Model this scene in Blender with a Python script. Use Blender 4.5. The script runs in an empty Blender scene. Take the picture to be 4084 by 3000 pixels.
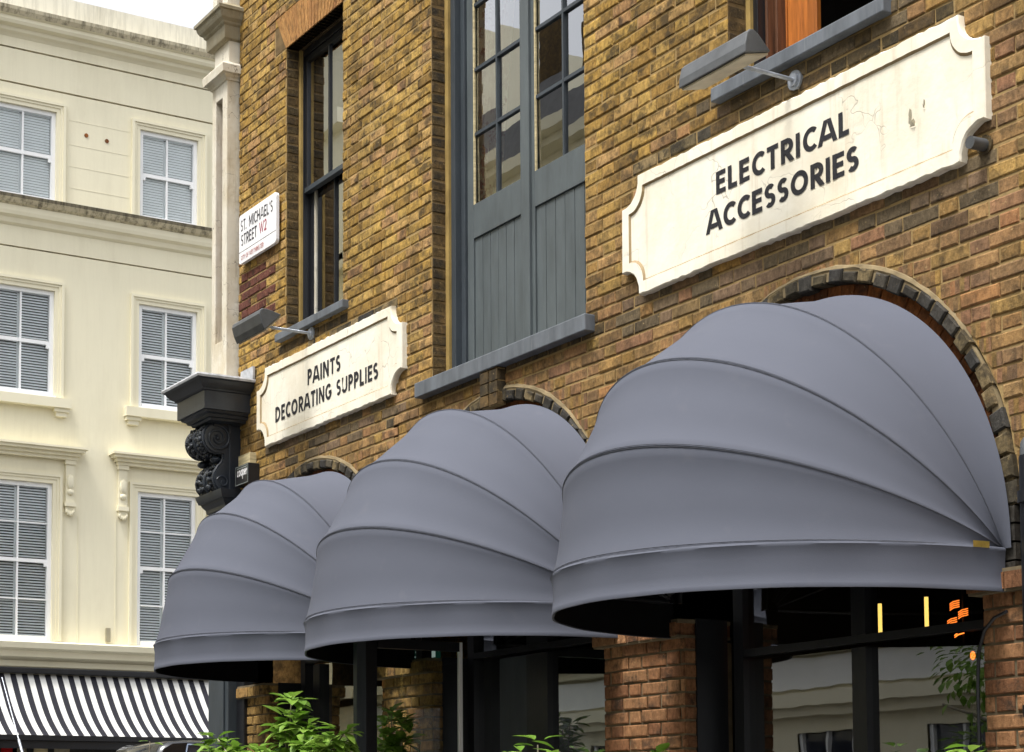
import bpy, bmesh, math, random
from mathutils import Vector, Matrix
R = math.radians
random.seed(7)
scene = bpy.context.scene
col = scene.collection

# ------------------------------------------------------------------ camera
YAW, PITCH, ROLL = R(57.86942), R(3.82178), R(-0.37377)
F = Vector((-math.sin(YAW)*math.cos(PITCH), math.cos(YAW)*math.cos(PITCH), math.sin(PITCH)))
r0 = Vector((math.cos(YAW), math.sin(YAW), 0)); u0 = r0.cross(F)
RT = r0*math.cos(ROLL)+u0*math.sin(ROLL); UP = u0*math.cos(ROLL)-r0*math.sin(ROLL)
cam = bpy.data.cameras.new('camera'); camo = bpy.data.objects.new('camera', cam); col.objects.link(camo)
M = Matrix((RT, UP, -F)).transposed().to_4x4(); M.translation = (0, -6, 1.6)
camo.matrix_world = M
cam.sensor_width = 36; cam.lens = 64.768; cam.shift_y = 0.3101; cam.clip_end = 2000; cam.clip_start = 0.05
scene.camera = camo

# ------------------------------------------------------------------ light
SUN_EL = R(66); SD = Vector((0.25, -0.97, 0)).normalized()
SUN_ROT = math.atan2(SD.x, SD.y)
w = bpy.data.worlds.new('World'); scene.world = w; w.use_nodes = True
nt = w.node_tree; nt.nodes.clear()
sky = nt.nodes.new('ShaderNodeTexSky'); sky.sky_type = 'NISHITA'; sky.sun_disc = False
sky.sun_elevation = SUN_EL; sky.sun_rotation = SUN_ROT; sky.air_density = 1.0; sky.dust_density = 4.0; sky.ozone_density = 1.0
hs = nt.nodes.new('ShaderNodeHueSaturation'); hs.inputs['Saturation'].default_value = 0.12
bg = nt.nodes.new('ShaderNodeBackground'); bg.inputs['Strength'].default_value = 0.15
wo = nt.nodes.new('ShaderNodeOutputWorld')
nt.links.new(sky.outputs[0], hs.inputs['Color']); nt.links.new(hs.outputs[0], bg.inputs[0]); nt.links.new(bg.outputs[0], wo.inputs[0])
sl = bpy.data.lights.new('sun', 'SUN'); sl.energy = 1.7; sl.angle = R(15); sl.color = (1, 0.965, 0.91)
so = bpy.data.objects.new('sun', sl); col.objects.link(so)
sd = Vector((SD.x*math.cos(SUN_EL), SD.y*math.cos(SUN_EL), math.sin(SUN_EL)))
so.rotation_euler = sd.to_track_quat('Z', 'Y').to_euler(); so.location = (-10, -20, 30)
scene.view_settings.view_transform = 'Standard'; scene.view_settings.look = 'None'
scene.view_settings.exposure = 1.2; scene.view_settings.gamma = 1

# ------------------------------------------------------------------ material helpers
class NT:
    def __init__(s, name):
        s.m = bpy.data.materials.new(name); s.m.use_nodes = True; s.t = s.m.node_tree; s.t.nodes.clear()
        s.out = s.n('ShaderNodeOutputMaterial')
    def n(s, typ, **k):
        nd = s.t.nodes.new(typ)
        for a, b in k.items():
            if hasattr(nd, a): setattr(nd, a, b)
            else: nd.inputs[a].default_value = b
        return nd
    def l(s, a, b): s.t.links.new(a, b)
    def pos(s, scale=(1, 1, 1)):
        g = s.n('ShaderNodeNewGeometry'); mp = s.n('ShaderNodeMapping'); mp.inputs['Scale'].default_value = scale
        s.l(g.outputs['Position'], mp.inputs[0]); return mp.outputs[0]
    def noise(s, vec, scale, detail=4, rough=0.55):
        nd = s.n('ShaderNodeTexNoise'); nd.inputs['Scale'].default_value = scale; nd.inputs['Detail'].default_value = detail
        nd.inputs['Roughness'].default_value = rough
        if vec is not None: s.l(vec, nd.inputs['Vector'])
        return nd.outputs['Fac']
    def ramp(s, fac, stops, interp='LINEAR'):
        nd = s.n('ShaderNodeValToRGB'); cr = nd.color_ramp; cr.interpolation = interp
        while len(cr.elements) < len(stops): cr.elements.new(0.5)
        for e, (p, c) in zip(cr.elements, stops):
            e.position = p
            e.color = (c, c, c, 1) if isinstance(c, (int, float)) else (*c, 1)
        s.l(fac, nd.inputs[0]); return nd.outputs[0]
    def mix(s, fac, a, b, blend='MIX'):
        nd = s.n('ShaderNodeMix'); nd.data_type = 'RGBA'; nd.blend_type = blend
        for v, i in ((fac, 0), (a, 6), (b, 7)):
            if isinstance(v, (int, float)): nd.inputs[i].default_value = v
            elif isinstance(v, tuple): nd.inputs[i].default_value = (*v, 1)
            else: s.l(v, nd.inputs[i])
        return nd.outputs[2]
    def math(s, op, a, b=0.0, c=None):
        nd = s.n('ShaderNodeMath'); nd.operation = op
        for i, v in enumerate((a, b) if c is None else (a, b, c)):
            if isinstance(v, (int, float)): nd.inputs[i].default_value = v
            else: s.l(v, nd.inputs[i])
        return nd.outputs[0]
    def bsdf(s, color, rough=0.7, bump=None, bstr=0.4, bdist=0.004, metallic=0, spec=0.5, **k):
        p = s.n('ShaderNodeBsdfPrincipled')
        for v, i in ((color, 'Base Color'), (rough, 'Roughness')):
            if isinstance(v, tuple): p.inputs[i].default_value = (*v, 1)
            elif isinstance(v, (int, float)): p.inputs[i].default_value = v
            else: s.l(v, p.inputs[i])
        p.inputs['Metallic'].default_value = metallic; p.inputs['Specular IOR Level'].default_value = spec
        for a, b in k.items(): p.inputs[a.replace('_', ' ')].default_value = b
        if bump is not None:
            bn = s.n('ShaderNodeBump'); bn.inputs['Strength'].default_value = bstr; bn.inputs['Distance'].default_value = bdist
            s.l(bump, bn.inputs['Height']); s.l(bn.outputs[0], p.inputs['Normal'])
        s.l(p.outputs[0], s.out.inputs[0]); return p

def brick_mat(name, stops, soot=0.8, sootc=(0.03, 0.026, 0.02), thr=(0.52, 0.66), lower=None, bstr=0.8):
    t = NT(name); g = t.n('ShaderNodeNewGeometry'); rnd = g.outputs['Random Per Island']
    p = t.pos()
    c = t.ramp(rnd, stops); f = 0.0
    v = t.noise(t.pos((1, 1, 0.5)), 48, 6, 0.72)
    c = t.mix(0.75, c, t.ramp(v, [(0.32, 0.4), (0.68, 1.5)]), 'MULTIPLY')
    if lower:
        z = t.n('ShaderNodeSeparateXYZ'); t.l(g.outputs['Position'], z.inputs[0])
        big = t.noise(p, 0.9, 3)
        hgt = t.math('ADD', z.outputs[2], t.math('MULTIPLY', big, 1.6))
        # the lower courses are a browner, pinker batch of brick
        xs = t.math('MULTIPLY', z.outputs[0], -0.16)
        f = t.ramp(t.math('MULTIPLY', t.math('ADD', hgt, xs), 0.1), [(0.64, 1.0), (0.8, 0.0)])
        f = t.math('MULTIPLY', f, t.ramp(t.math('FRACT', t.math('MULTIPLY', rnd, 7.31)), [(0.1, 0.35), (0.8, 1.0)]))
        lowc = t.ramp(t.math('FRACT', t.math('MULTIPLY', rnd, 13.7)), lower)
        lowc = t.mix(0.75, lowc, t.ramp(v, [(0.32, 0.45), (0.68, 1.45)]), 'MULTIPLY')
        c = t.mix(f, c, lowc)
    # soot blotches, each brick shifted in the pattern so the dark patches keep to single bricks
    off = t.n('ShaderNodeCombineXYZ'); t.l(t.math('MULTIPLY', rnd, 40), off.inputs[0])
    add = t.n('ShaderNodeVectorMath'); t.l(t.pos((1, 1, 1.2)), add.inputs[0]); t.l(off.outputs[0], add.inputs[1])
    s1 = t.ramp(t.noise(add.outputs[0], 9, 5, 0.66), [(thr[0], 0.0), (thr[1], 1.0)])
    s2 = t.ramp(t.noise(p, 1.3, 3), [(0.3, 0.5), (0.6, 1.0)])
    c = t.mix(t.math('MULTIPLY', t.math('MULTIPLY', s1, s2), t.math('MULTIPLY_ADD', f, -0.45*soot, soot)), c, sootc)
    pale = t.ramp(t.noise(add.outputs[0], 37, 3), [(0.66, 0.0), (0.74, 0.5)])
    c = t.mix(pale, c, (0.5, 0.36, 0.17))
    c = t.mix(1.0, c, t.ramp(t.noise(t.pos((2.2, 2.2, 0.4)), 1.0, 5, 0.6), [(0.3, 0.72), (0.7, 1.16)]), 'MULTIPLY')
    b = t.noise(t.pos((1, 1, 0.6)), 55, 6, 0.75)
    t.bsdf(c, 0.92, b, bstr, 0.012, spec=0.2)
    return t.m

def simple(name, c, rough=0.6, amt=0.25, scale=6, bump=0.0, bscale=40, bdist=0.003, metallic=0, spec=0.5, stretch=(1, 1, 1)):
    t = NT(name); v = t.noise(t.pos(stretch), scale, 5, 0.6)
    cc = t.mix(1.0, c, t.ramp(v, [(0.3, 1-amt), (0.7, 1+amt)]), 'MULTIPLY')
    bn = t.noise(t.pos(stretch), bscale, 4) if bump else None
    t.bsdf(cc, rough, bn, bump, bdist, metallic, spec)
    return t.m

MT = {}
STOCK = [(0.0, (0.24, 0.145, 0.042)), (0.2, (0.36, 0.215, 0.052)), (0.45, (0.45, 0.28, 0.07)), (0.7, (0.52, 0.335, 0.095)), (0.88, (0.46, 0.28, 0.115)), (1.0, (0.36, 0.2, 0.085))]
LOW = [(0.0, (0.14, 0.088, 0.048)), (0.3, (0.235, 0.14, 0.075)), (0.55, (0.3, 0.155, 0.085)), (0.8, (0.2, 0.138, 0.066)), (1.0, (0.37, 0.18, 0.08))]
MT['stock'] = brick_mat('stock_brick', STOCK, lower=LOW, soot=0.8, thr=(0.46, 0.6))
MT['greybrick'] = brick_mat('grey_stained_brick', [(0, (0.1, 0.075, 0.045)), (0.5, (0.16, 0.12, 0.07)), (1, (0.2, 0.13, 0.08))], soot=0.6)
MT['sooty'] = brick_mat('sooty_brick', [(0, (0.1, 0.07, 0.03)), (0.5, (0.16, 0.1, 0.04)), (1, (0.08, 0.06, 0.03))], soot=0.9, thr=(0.4, 0.6))
MT['blackened'] = brick_mat('blackened_brick', [(0, (0.04, 0.038, 0.036)), (0.5, (0.065, 0.06, 0.052)), (0.7, (0.11, 0.088, 0.05)), (0.9, (0.2, 0.15, 0.075)), (1, (0.25, 0.18, 0.09))], soot=0.9, thr=(0.44, 0.56))
MT['redpatch'] = brick_mat('dark_red_brick', [(0, (0.1, 0.035, 0.025)), (0.5, (0.16, 0.06, 0.04)), (1, (0.13, 0.05, 0.04))], soot=0.7)
MT['rubbed'] = brick_mat('rubbed_orange_brick', [(0, (0.3, 0.14, 0.05)), (0.5, (0.45, 0.235, 0.08)), (1, (0.36, 0.18, 0.06))], soot=0.6, thr=(0.56, 0.7))
MT['soffit'] = brick_mat('soffit_red_brick', [(0, (0.2, 0.07, 0.025)), (0.5, (0.34, 0.12, 0.035)), (1, (0.16, 0.06, 0.025))], soot=0.7, thr=(0.48, 0.65))
MT['pier'] = brick_mat('pier_brick', [(0, (0.17, 0.08, 0.04)), (0.4, (0.28, 0.13, 0.06)), (0.7, (0.34, 0.18, 0.085)), (1, (0.22, 0.1, 0.05))], soot=0.85, thr=(0.52, 0.66))
MT['pieryellow'] = brick_mat('yellow_pier_brick', [(0, (0.2, 0.125, 0.04)), (0.4, (0.32, 0.2, 0.065)), (0.7, (0.38, 0.235, 0.08)), (1, (0.28, 0.15, 0.06))], soot=0.85, thr=(0.5, 0.62))
MT['piermortar'] = simple('grey_pier_mortar', (0.15, 0.12, 0.075), 0.95, 0.3, 9, 0.4, 60, spec=0.2)

t = NT('lime_mortar'); p = t.pos()
c = t.mix(t.noise(p, 3, 4), (0.27, 0.182, 0.075), (0.39, 0.275, 0.125)); c = t.mix(t.ramp(t.noise(p, 16, 5), [(0.52, 0.0), (0.75, 0.6)]), c, (0.1, 0.075, 0.04))
t.bsdf(c, 0.95, t.noise(p, 90, 4), 0.5, 0.006, spec=0.2); MT['mortar'] = t.m
MT['sootmortar'] = simple('sooty_mortar', (0.15, 0.1, 0.045), 0.95, 0.4, 9, 0.4, 60, spec=0.2)
MT['fillet'] = simple('mortar_fillet', (0.2, 0.155, 0.088), 0.95, 0.3, 9, 0.6, 60, spec=0.2)
MT['mastic'] = simple('yellow_mastic', (0.32, 0.22, 0.075), 0.9, 0.25, 7, 0.3, 40, spec=0.2)

def peeling(name, base, dirt, amt=0.5, cracks=0.6, scale=1.0, spec=0.3, vert=True):
    t = NT(name); p = t.pos()
    big = t.noise(t.pos((1, 1, 0.6)), 2.2*scale, 5, 0.6)
    c = t.mix(t.ramp(big, [(0.42, 0.0), (0.75, amt)]), base, tuple(b*0.75*k for b, k in zip(base, (1.0, 0.9, 0.72))))
    stre = t.noise(t.pos((9, 9, 0.7)), 1.7*scale, 5, 0.65)
    c = t.mix(t.ramp(stre, [(0.56, 0.0), (0.8, amt*0.8)]), c, dirt)
    # hairline cracks in the paint
    warp = t.n('ShaderNodeVectorMath'); t.l(p, warp.inputs[0])
    nz = t.n('ShaderNodeTexNoise'); nz.inputs['Scale'].default_value = 7*scale; t.l(p, nz.inputs['Vector'])
    sc = t.n('ShaderNodeVectorMath', operation='SCALE'); sc.inputs['Scale'].default_value = 0.22/scale; t.l(nz.outputs['Color'], sc.inputs[0])
    t.l(sc.outputs[0], warp.inputs[1])
    vo = t.n('ShaderNodeTexVoronoi', feature='DISTANCE_TO_EDGE'); vo.inputs['Scale'].default_value = 3.2*scale; t.l(warp.outputs[0], vo.inputs['Vector'])
    cr = t.ramp(vo.outputs['Distance'], [(0.0, 1.0), (0.012, 0.0)])
    where = t.ramp(t.noise(p, 2.6*scale, 3), [(0.5, 0.0), (0.62, 1.0)])
    cm = t.math('MULTIPLY', t.math('MULTIPLY', cr, where), cracks)
    c = t.mix(cm, c, (0.12, 0.09, 0.06))
    # flakes gone
    fl = t.ramp(t.noise(t.pos((1, 1, 0.8)), 10*scale, 6, 0.7), [(0.735, 0.0), (0.75, 0.85)])
    c = t.mix(t.math('MULTIPLY', fl, cracks), c, tuple(b*0.6*k for b, k in zip(base, (1, .9, .75))))
    hgt = t.math('SUBTRACT', t.noise(p, 12*scale, 5), t.math('MULTIPLY', cm, 0.5))
    t.bsdf(c, 0.75, hgt, 0.35, 0.01, spec=spec); return t.m
MT['signwhite'] = peeling('sign_cream_paint', (0.87, 0.83, 0.71), (0.46, 0.34, 0.19), 0.65, 0.5)
MT['signgrime'] = peeling('sign_grimy_moulding', (0.36, 0.27, 0.15), (0.16, 0.11, 0.06), 0.8, 0.6, 2)
MT['stone'] = peeling('pilaster_render', (0.68, 0.64, 0.54), (0.26, 0.2, 0.12), 0.95, 1.0, 1.9)
MT['stonedirty'] = peeling('weathered_stone', (0.32, 0.29, 0.21), (0.07, 0.06, 0.045), 0.9, 0.9, 2.4)
MT['letter'] = peeling('black_sign_letters', (0.022, 0.022, 0.027), (0.06, 0.06, 0.06), 0.5, 0.5, 3)
MT['stnavy'] = simple('street_sign_ink', (0.012, 0.012, 0.03), 0.4, 0.1)
MT['stred'] = simple('street_sign_red', (0.36, 0.015, 0.06), 0.4, 0.1)
MT['stpink'] = simple('street_sign_faded_red', (0.42, 0.14, 0.14), 0.4, 0.1)
MT['enamel'] = simple('white_enamel', (0.85, 0.85, 0.87), 0.25, 0.03, 3)

def paintm(name, c, rough, wear, wc, amt=0.2):
    t = NT(name); v = t.noise(t.pos((1, 1, 0.25)), 9, 5, 0.65)
    cc = t.mix(1.0, c, t.ramp(v, [(0.3, 1-amt), (0.7, 1+amt)]), 'MULTIPLY')
    st = t.ramp(t.noise(t.pos((14, 14, 1.2)), 2.2, 5, 0.7), [(0.6, 0.0), (0.8, wear)])
    cc = t.mix(st, cc, wc)
    t.bsdf(cc, rough, t.noise(t.pos((1, 1, 0.3)), 45, 4), 0.25, 0.003, spec=0.45); return t.m
MT['slate'] = paintm('slate_grey_paint', (0.084, 0.1, 0.106), 0.55, 0.5, (0.14, 0.16, 0.165))
MT['slatedark'] = paintm('dark_blue_grey_paint', (0.04, 0.05, 0.06), 0.5, 0.4, (0.08, 0.09, 0.1))
MT['sill'] = paintm('sill_grey_paint', (0.118, 0.132, 0.15), 0.6, 0.7, (0.24, 0.25, 0.27), 0.3)
MT['blackpaint'] = paintm('black_gloss_paint_and_pier_shade', (0.012, 0.013, 0.016), 0.35, 0.4, (0.035, 0.037, 0.04))  # also paints the awning shade onto the pier sides
MT['console'] = paintm('blue_black_gloss_paint', (0.026, 0.032, 0.042), 0.33, 0.7, (0.05, 0.07, 0.1))
MT['lead'] = simple('lead_flashing', (0.42, 0.43, 0.45), 0.55, 0.35, 14, 0.5, 30, 0.006)
MT['zinc'] = simple('grey_galvanised', (0.34, 0.37, 0.42), 0.4, 0.3, 14, metallic=0.4)
MT['lamp'] = simple('lamp_housing_grey', (0.075, 0.08, 0.085), 0.45, 0.3, 8)
MT['lens'] = simple('lamp_lens', (0.42, 0.36, 0.25), 0.35, 0.2, 12)
MT['wood'] = simple('orange_varnished_wood', (0.36, 0.115, 0.022), 0.4, 0.75, 2, 0.3, 20, stretch=(9, 9, 0.8))
MT['darkwood'] = simple('dark_red_brown_wood', (0.11, 0.045, 0.02), 0.5, 0.5, 4, 0.3, 20, stretch=(9, 9, 0.8))
MT['rawwood'] = simple('raw_timber', (0.5, 0.42, 0.24), 0.8, 0.35, 6, stretch=(1, 1, 8))
MT['dark'] = simple('dark_interior', (0.018, 0.017, 0.017), 0.8, 0.3, 2)
MT['mid'] = simple('dim_interior', (0.05, 0.04, 0.035), 0.8, 0.3, 2)

t = NT('awning_canvas'); p = t.pos()
c = t.mix(t.noise(p, 1.6, 4), (0.086, 0.093, 0.119), (0.101, 0.109, 0.138)); c = t.mix(t.ramp(t.noise(p, 7, 5), [(0.62, 0), (0.85, 0.25)]), c, (0.15, 0.15, 0.17))
wv = t.noise(t.pos((1, 1, 1)), 260, 3)
t.bsdf(c, 0.85, t.math('ADD', t.math('MULTIPLY', wv, 0.2), t.noise(p, 4, 4)), 0.16, 0.016, spec=0.15); MT['canvas'] = t.m
MT['seam'] = simple('canvas_stitching', (0.066, 0.07, 0.085), 0.85, 0.2, 30)
MT['shade_shell'] = simple('painted_awning_shade', (0.006, 0.006, 0.007), 0.95, 0.2, 8, spec=0.1)  # near-black colour stands in for the shade under the awning canvas
MT['brass'] = simple('brass', (0.7, 0.5, 0.12), 0.35, 0.2, 20, metallic=0.8)

def glass(name, tint, refl=1.0, rough=0.0, wob=0.0):
    t = NT(name); fr = t.n('ShaderNodeFresnel'); fr.inputs['IOR'].default_value = 1.5
    g = t.n('ShaderNodeBsdfGlossy'); g.inputs['Roughness'].default_value = rough; g.inputs['Color'].default_value = (0.95, 0.97, 1, 1)
    tr = t.n('ShaderNodeBsdfTransparent'); tr.inputs['Color'].default_value = (*tint, 1)
    if wob:
        bn = t.n('ShaderNodeBump'); bn.inputs['Strength'].default_value = wob; bn.inputs['Distance'].default_value = 0.02
        t.l(t.noise(t.pos(), 2.4, 2), bn.inputs['Height']); t.l(bn.outputs[0], g.inputs['Normal'])
    mx = t.n('ShaderNodeMixShader'); t.l(t.math('MINIMUM', t.math('MULTIPLY', fr.outputs[0], refl), 1.0), mx.inputs[0])
    t.l(tr.outputs[0], mx.inputs[1]); t.l(g.outputs[0], mx.inputs[2]); t.l(mx.outputs[0], t.out.inputs[0]); return t.m
MT['glass'] = glass('window_glass', (0.88, 0.9, 0.89), 4.2, wob=0.015)
MT['shopglass'] = glass('shop_glass', (0.75, 0.8, 0.8), 5.0, wob=0.02)
MT['farglass'] = glass('far_window_glass', (0.985, 0.995, 0.995), 0.8, wob=0.03)
MT['clearglass'] = glass('screen_glass', (0.86, 0.9, 0.89), 1.0)

def stucco(name, base, dirt, amt, streak=0.0):
    t = NT(name); p = t.pos()
    c = t.mix(t.noise(p, 0.35, 5, 0.6), tuple(b*0.93 for b in base), tuple(min(0.95, b*1.05) for b in base))
    c = t.mix(t.ramp(t.noise(t.pos((1, 1, 0.35)), 1.1, 6, 0.65), [(0.5, 0.0), (0.85, amt)]), c, tuple(b*0.62*k for b, k in zip(base, (1, .95, .85))))
    if streak:
        s1 = t.ramp(t.noise(t.pos((5, 5, 0.35)), 2.0, 6, 0.75), [(0.46, 0.0), (0.66, streak)])
        c = t.mix(s1, c, dirt)
    t.bsdf(c, 0.85, t.noise(p, 9, 5), 0.18, 0.01, spec=0.25); return t.m
MT['cream'] = stucco('cream_stucco', (0.82, 0.77, 0.585), (0.5, 0.44, 0.31), 0.4, 0.1)
MT['creamtrim'] = stucco('cream_trim', (0.81, 0.76, 0.58), (0.1, 0.08, 0.05), 0.35, 0.0)
MT['creamdirty'] = stucco('grimy_cornice', (0.6, 0.54, 0.39), (0.07, 0.06, 0.04), 0.7, 0.8)
MT['creamblack'] = stucco('soot_crusted_edge', (0.2, 0.175, 0.12), (0.03, 0.026, 0.02), 0.9, 0.9)
MT['parapet'] = stucco('grey_parapet_render', (0.74, 0.71, 0.6), (0.2, 0.19, 0.15), 0.6, 0.35)
MT['winwhite'] = simple('white_window_paint', (0.84, 0.85, 0.86), 0.4, 0.05, 2)
MT['blind'] = simple('white_slats', (0.9, 0.95, 0.96), 0.6, 0.06, 2)

t = NT('striped_canvas'); g = t.n('ShaderNodeTexCoord'); sx = t.n('ShaderNodeSeparateXYZ'); t.l(g.outputs['Object'], sx.inputs[0])
fr = t.math('FRACT', t.math('DIVIDE', sx.outputs[1], 0.207))
st = t.ramp(fr, [(0.0, (0.6, 0.6, 0.58)), (0.5, (0.022, 0.022, 0.03))], 'CONSTANT')
dk = t.ramp(t.noise(t.pos((2, 2, 0.6)), 2.2, 4), [(0.4, 1.0), (0.8, 0.8)]); t.bsdf(t.mix(1.0, st, dk, 'MULTIPLY'), 0.85, spec=0.2); MT['stripes'] = t.m

def leafm(name, a, b):
    t = NT(name); g = t.n('ShaderNodeNewGeometry')
    c = t.mix(g.outputs['Random Per Island'], a, b)
    c = t.mix(t.ramp(t.noise(t.pos(), 18, 3), [(0.4, 0), (0.7, 0.5)]), c, tuple(x*0.6 for x in a))
    p = t.bsdf(c, 0.42, t.noise(t.pos(), 60, 3), 0.3, 0.004, spec=0.5)
    tl = t.n('ShaderNodeBsdfTranslucent'); t.l(c, tl.inputs[0]); mx = t.n('ShaderNodeMixShader'); mx.inputs[0].default_value = 0.3
    t.l(p.outputs[0], mx.inputs[1]); t.l(tl.outputs[0], mx.inputs[2]); t.l(mx.outputs[0], t.out.inputs[0]); return t.m
MT['leaf'] = leafm('green_leaf', (0.13, 0.27, 0.025), (0.3, 0.46, 0.08))
MT['stem'] = simple('grey_twig', (0.3, 0.26, 0.2), 0.8, 0.3, 20)
MT['pot'] = simple('dark_planter', (0.04, 0.042, 0.045), 0.6, 0.2, 5)
MT['soil'] = simple('soil', (0.05, 0.035, 0.02), 0.95, 0.5, 25, 0.8, 50, 0.02)
MT['carpaint'] = simple('black_car_paint', (0.008, 0.009, 0.012), 0.08, 0.1, 2, spec=0.8)
MT['silverpaint'] = simple('grey_car_paint', (0.12, 0.13, 0.14), 0.25, 0.1, 2, metallic=0.5)
MT['carglass'] = simple('dark_car_glass', (0.03, 0.035, 0.05), 0.04, 0.1, 2, spec=0.9)
MT['cartrim'] = simple('pale_blue_trim', (0.3, 0.36, 0.48), 0.25, 0.1, 2, metallic=0.5)
MT['tyre'] = simple('tyre_rubber', (0.02, 0.02, 0.02), 0.9, 0.2, 10)
MT['chrome'] = simple('silver_metal', (0.6, 0.6, 0.62), 0.25, 0.1, 10, metallic=0.9)
MT['red'] = simple('red_lens', (0.35, 0.01, 0.01), 0.2, 0.1, 10)
MT['asphalt'] = simple('asphalt', (0.05, 0.05, 0.052), 0.9, 0.25, 5, 0.5, 120, 0.01)
MT['paving'] = simple('stone_paving', (0.28, 0.26, 0.23), 0.85, 0.2, 3, 0.3, 50)
MT['kerbstone'] = simple('granite_kerb', (0.3, 0.3, 0.3), 0.8, 0.25, 30)
MT['roofing'] = simple('roofing', (0.12, 0.12, 0.125), 0.8, 0.2, 5)

t = NT('patterned_curtain'); p = t.pos((1, 1, 1))
v = t.ramp(t.noise(t.pos((1, 1, 0.7)), 13, 6, 0.7), [(0.48, 0.0), (0.56, 1.0)])
v = t.math('MULTIPLY', v, t.ramp(t.noise(p, 2.2, 2), [(0.3, 0.1), (0.5, 1.0)]))
t.bsdf(t.mix(v, (0.85, 0.74, 0.64), (0.4, 0.13, 0.13)), 0.8, spec=0.2); MT['curtain'] = t.m
def emis(name, c, s):
    t = NT(name); e = t.n('ShaderNodeEmission'); e.inputs[0].default_value = (*c, 1); e.inputs[1].default_value = s
    t.l(e.outputs[0], t.out.inputs[0]); return t.m
MT['tube'] = emis('yellow_tube', (1.0, 0.62, 0.14), 1.0)
MT['filament'] = emis('orange_filament', (1.0, 0.2, 0.025), 1.3)
MT['warm'] = emis('warm_bulb', (1.0, 0.6, 0.2), 1.0)
MT['exitgreen'] = emis('exit_sign_green', (0.001, 0.006, 0.004), 1.0)
MT['exitlit'] = emis('exit_sign_lit_white', (0.09, 0.11, 0.1), 1.0)
MT['exitwhite'] = simple('printed_white', (0.4, 0.45, 0.43), 0.5, 0.1)

# ------------------------------------------------------------------ mesh helpers
class MB:
    def __init__(s): s.v, s.f, s.mi, s.mats = [], [], [], []
    def m(s, mat):
        mat = MT[mat] if isinstance(mat, str) else mat
        if mat not in s.mats: s.mats.append(mat)
        return s.mats.index(mat)
    def add(s, vs, fs, mat):
        k = len(s.v); s.v += [tuple(p) for p in vs]; i = s.m(mat)
        for f in fs: s.f.append(tuple(k+a for a in f)); s.mi.append(i)
    def quad(s, a, b, c, d, mat): s.add([a, b, c, d], [(0, 1, 2, 3)], mat)
    def box(s, x0, x1, y0, y1, z0, z1, mat):
        if x0 > x1: x0, x1 = x1, x0
        if y0 > y1: y0, y1 = y1, y0
        if z0 > z1: z0, z1 = z1, z0
        s.add([(x0, y0, z0), (x1, y0, z0), (x1, y1, z0), (x0, y1, z0), (x0, y0, z1), (x1, y0, z1), (x1, y1, z1), (x0, y1, z1)],
              [(0, 3, 2, 1), (4, 5, 6, 7), (0, 1, 5, 4), (1, 2, 6, 5), (2, 3, 7, 6), (3, 0, 4, 7)], mat)
    def prism(s, poly, fn, d0, d1, mat, caps=True):
        n = len(poly); vs = [fn(a, b, d0) for a, b in poly]+[fn(a, b, d1) for a, b in poly]
        fs = [(i, (i+1) % n, n+(i+1) % n, n+i) for i in range(n)]
        if caps: fs += [tuple(range(n-1, -1, -1)), tuple(range(n, 2*n))]
        s.add(vs, fs, mat)
    def tube(s, pts, r, mat, n=8, caps=True):
        pts = [Vector(p) for p in pts]; rings = []; k = len(pts)
        prev = None
        for i, p in enumerate(pts):
            d = (pts[min(i+1, k-1)]-pts[max(i-1, 0)]).normalized()
            if prev is None:
                a = d.orthogonal().normalized()
            else:
                a = (prev-d*prev.dot(d)).normalized()
            prev = a; b = d.cross(a); rr = r[i] if isinstance(r, (list, tuple)) else r
            rings.append([p+(a*math.cos(2*math.pi*j/n)+b*math.sin(2*math.pi*j/n))*rr for j in range(n)])
        vs = [q for g in rings for q in g]
        fs = [(i*n+j, i*n+(j+1) % n, (i+1)*n+(j+1) % n, (i+1)*n+j) for i in range(k-1) for j in range(n)]
        if caps: fs += [tuple(range(n-1, -1, -1)), tuple((k-1)*n+j for j in range(n))]
        s.add(vs, fs, mat)
    def grid(s, rows, mat, closed=False):
        n = len(rows[0]); vs = [q for g in rows for q in g]; m = n if closed else n-1
        fs = [(i*n+j, i*n+(j+1) % n, (i+1)*n+(j+1) % n, (i+1)*n+j) for i in range(len(rows)-1) for j in range(m)]
        s.add(vs, fs, mat)
    def ball(s, c, r, mat, nu=10, nv=6):
        rx, ry, rz = r if isinstance(r, tuple) else (r, r, r)
        rows = [[(c[0]+rx*math.sin(math.pi*i/nv)*math.cos(2*math.pi*j/nu), c[1]+ry*math.sin(math.pi*i/nv)*math.sin(2*math.pi*j/nu), c[2]+rz*math.cos(math.pi*i/nv)) for j in range(nu)] for i in range(nv+1)]
        s.grid(rows, mat, True)
    def build(s, name, parent=None, smooth=False, bevel=0, angle=40):
        me = bpy.data.meshes.new(name); me.from_pydata(s.v, [], s.f)
        for m in s.mats: me.materials.append(m)
        me.polygons.foreach_set('material_index', s.mi)
        me.validate(); me.update()
        if smooth:
            for p in me.polygons: p.use_smooth = True
            bm = bmesh.new(); bm.from_mesh(me); bmesh.ops.remove_doubles(bm, verts=bm.verts, dist=1e-5)
            for e in bm.edges:
                if len(e.link_faces) == 2 and e.calc_face_angle(0) > R(angle): e.smooth = False
            bm.to_mesh(me); bm.free()
        o = bpy.data.objects.new(name, me); col.objects.link(o)
        if bevel:
            b = o.modifiers.new('edge', 'BEVEL'); b.width = bevel; b.segments = 2; b.limit_method = 'ANGLE'; b.angle_limit = R(40)
        if parent is not None:
            o.parent = parent
            q = parent; tot = Vector((0, 0, 0))
            while q is not None: tot += q.location; q = q.parent
            if not s.local if hasattr(s, 'local') else True: o.location = -tot
        return o

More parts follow.
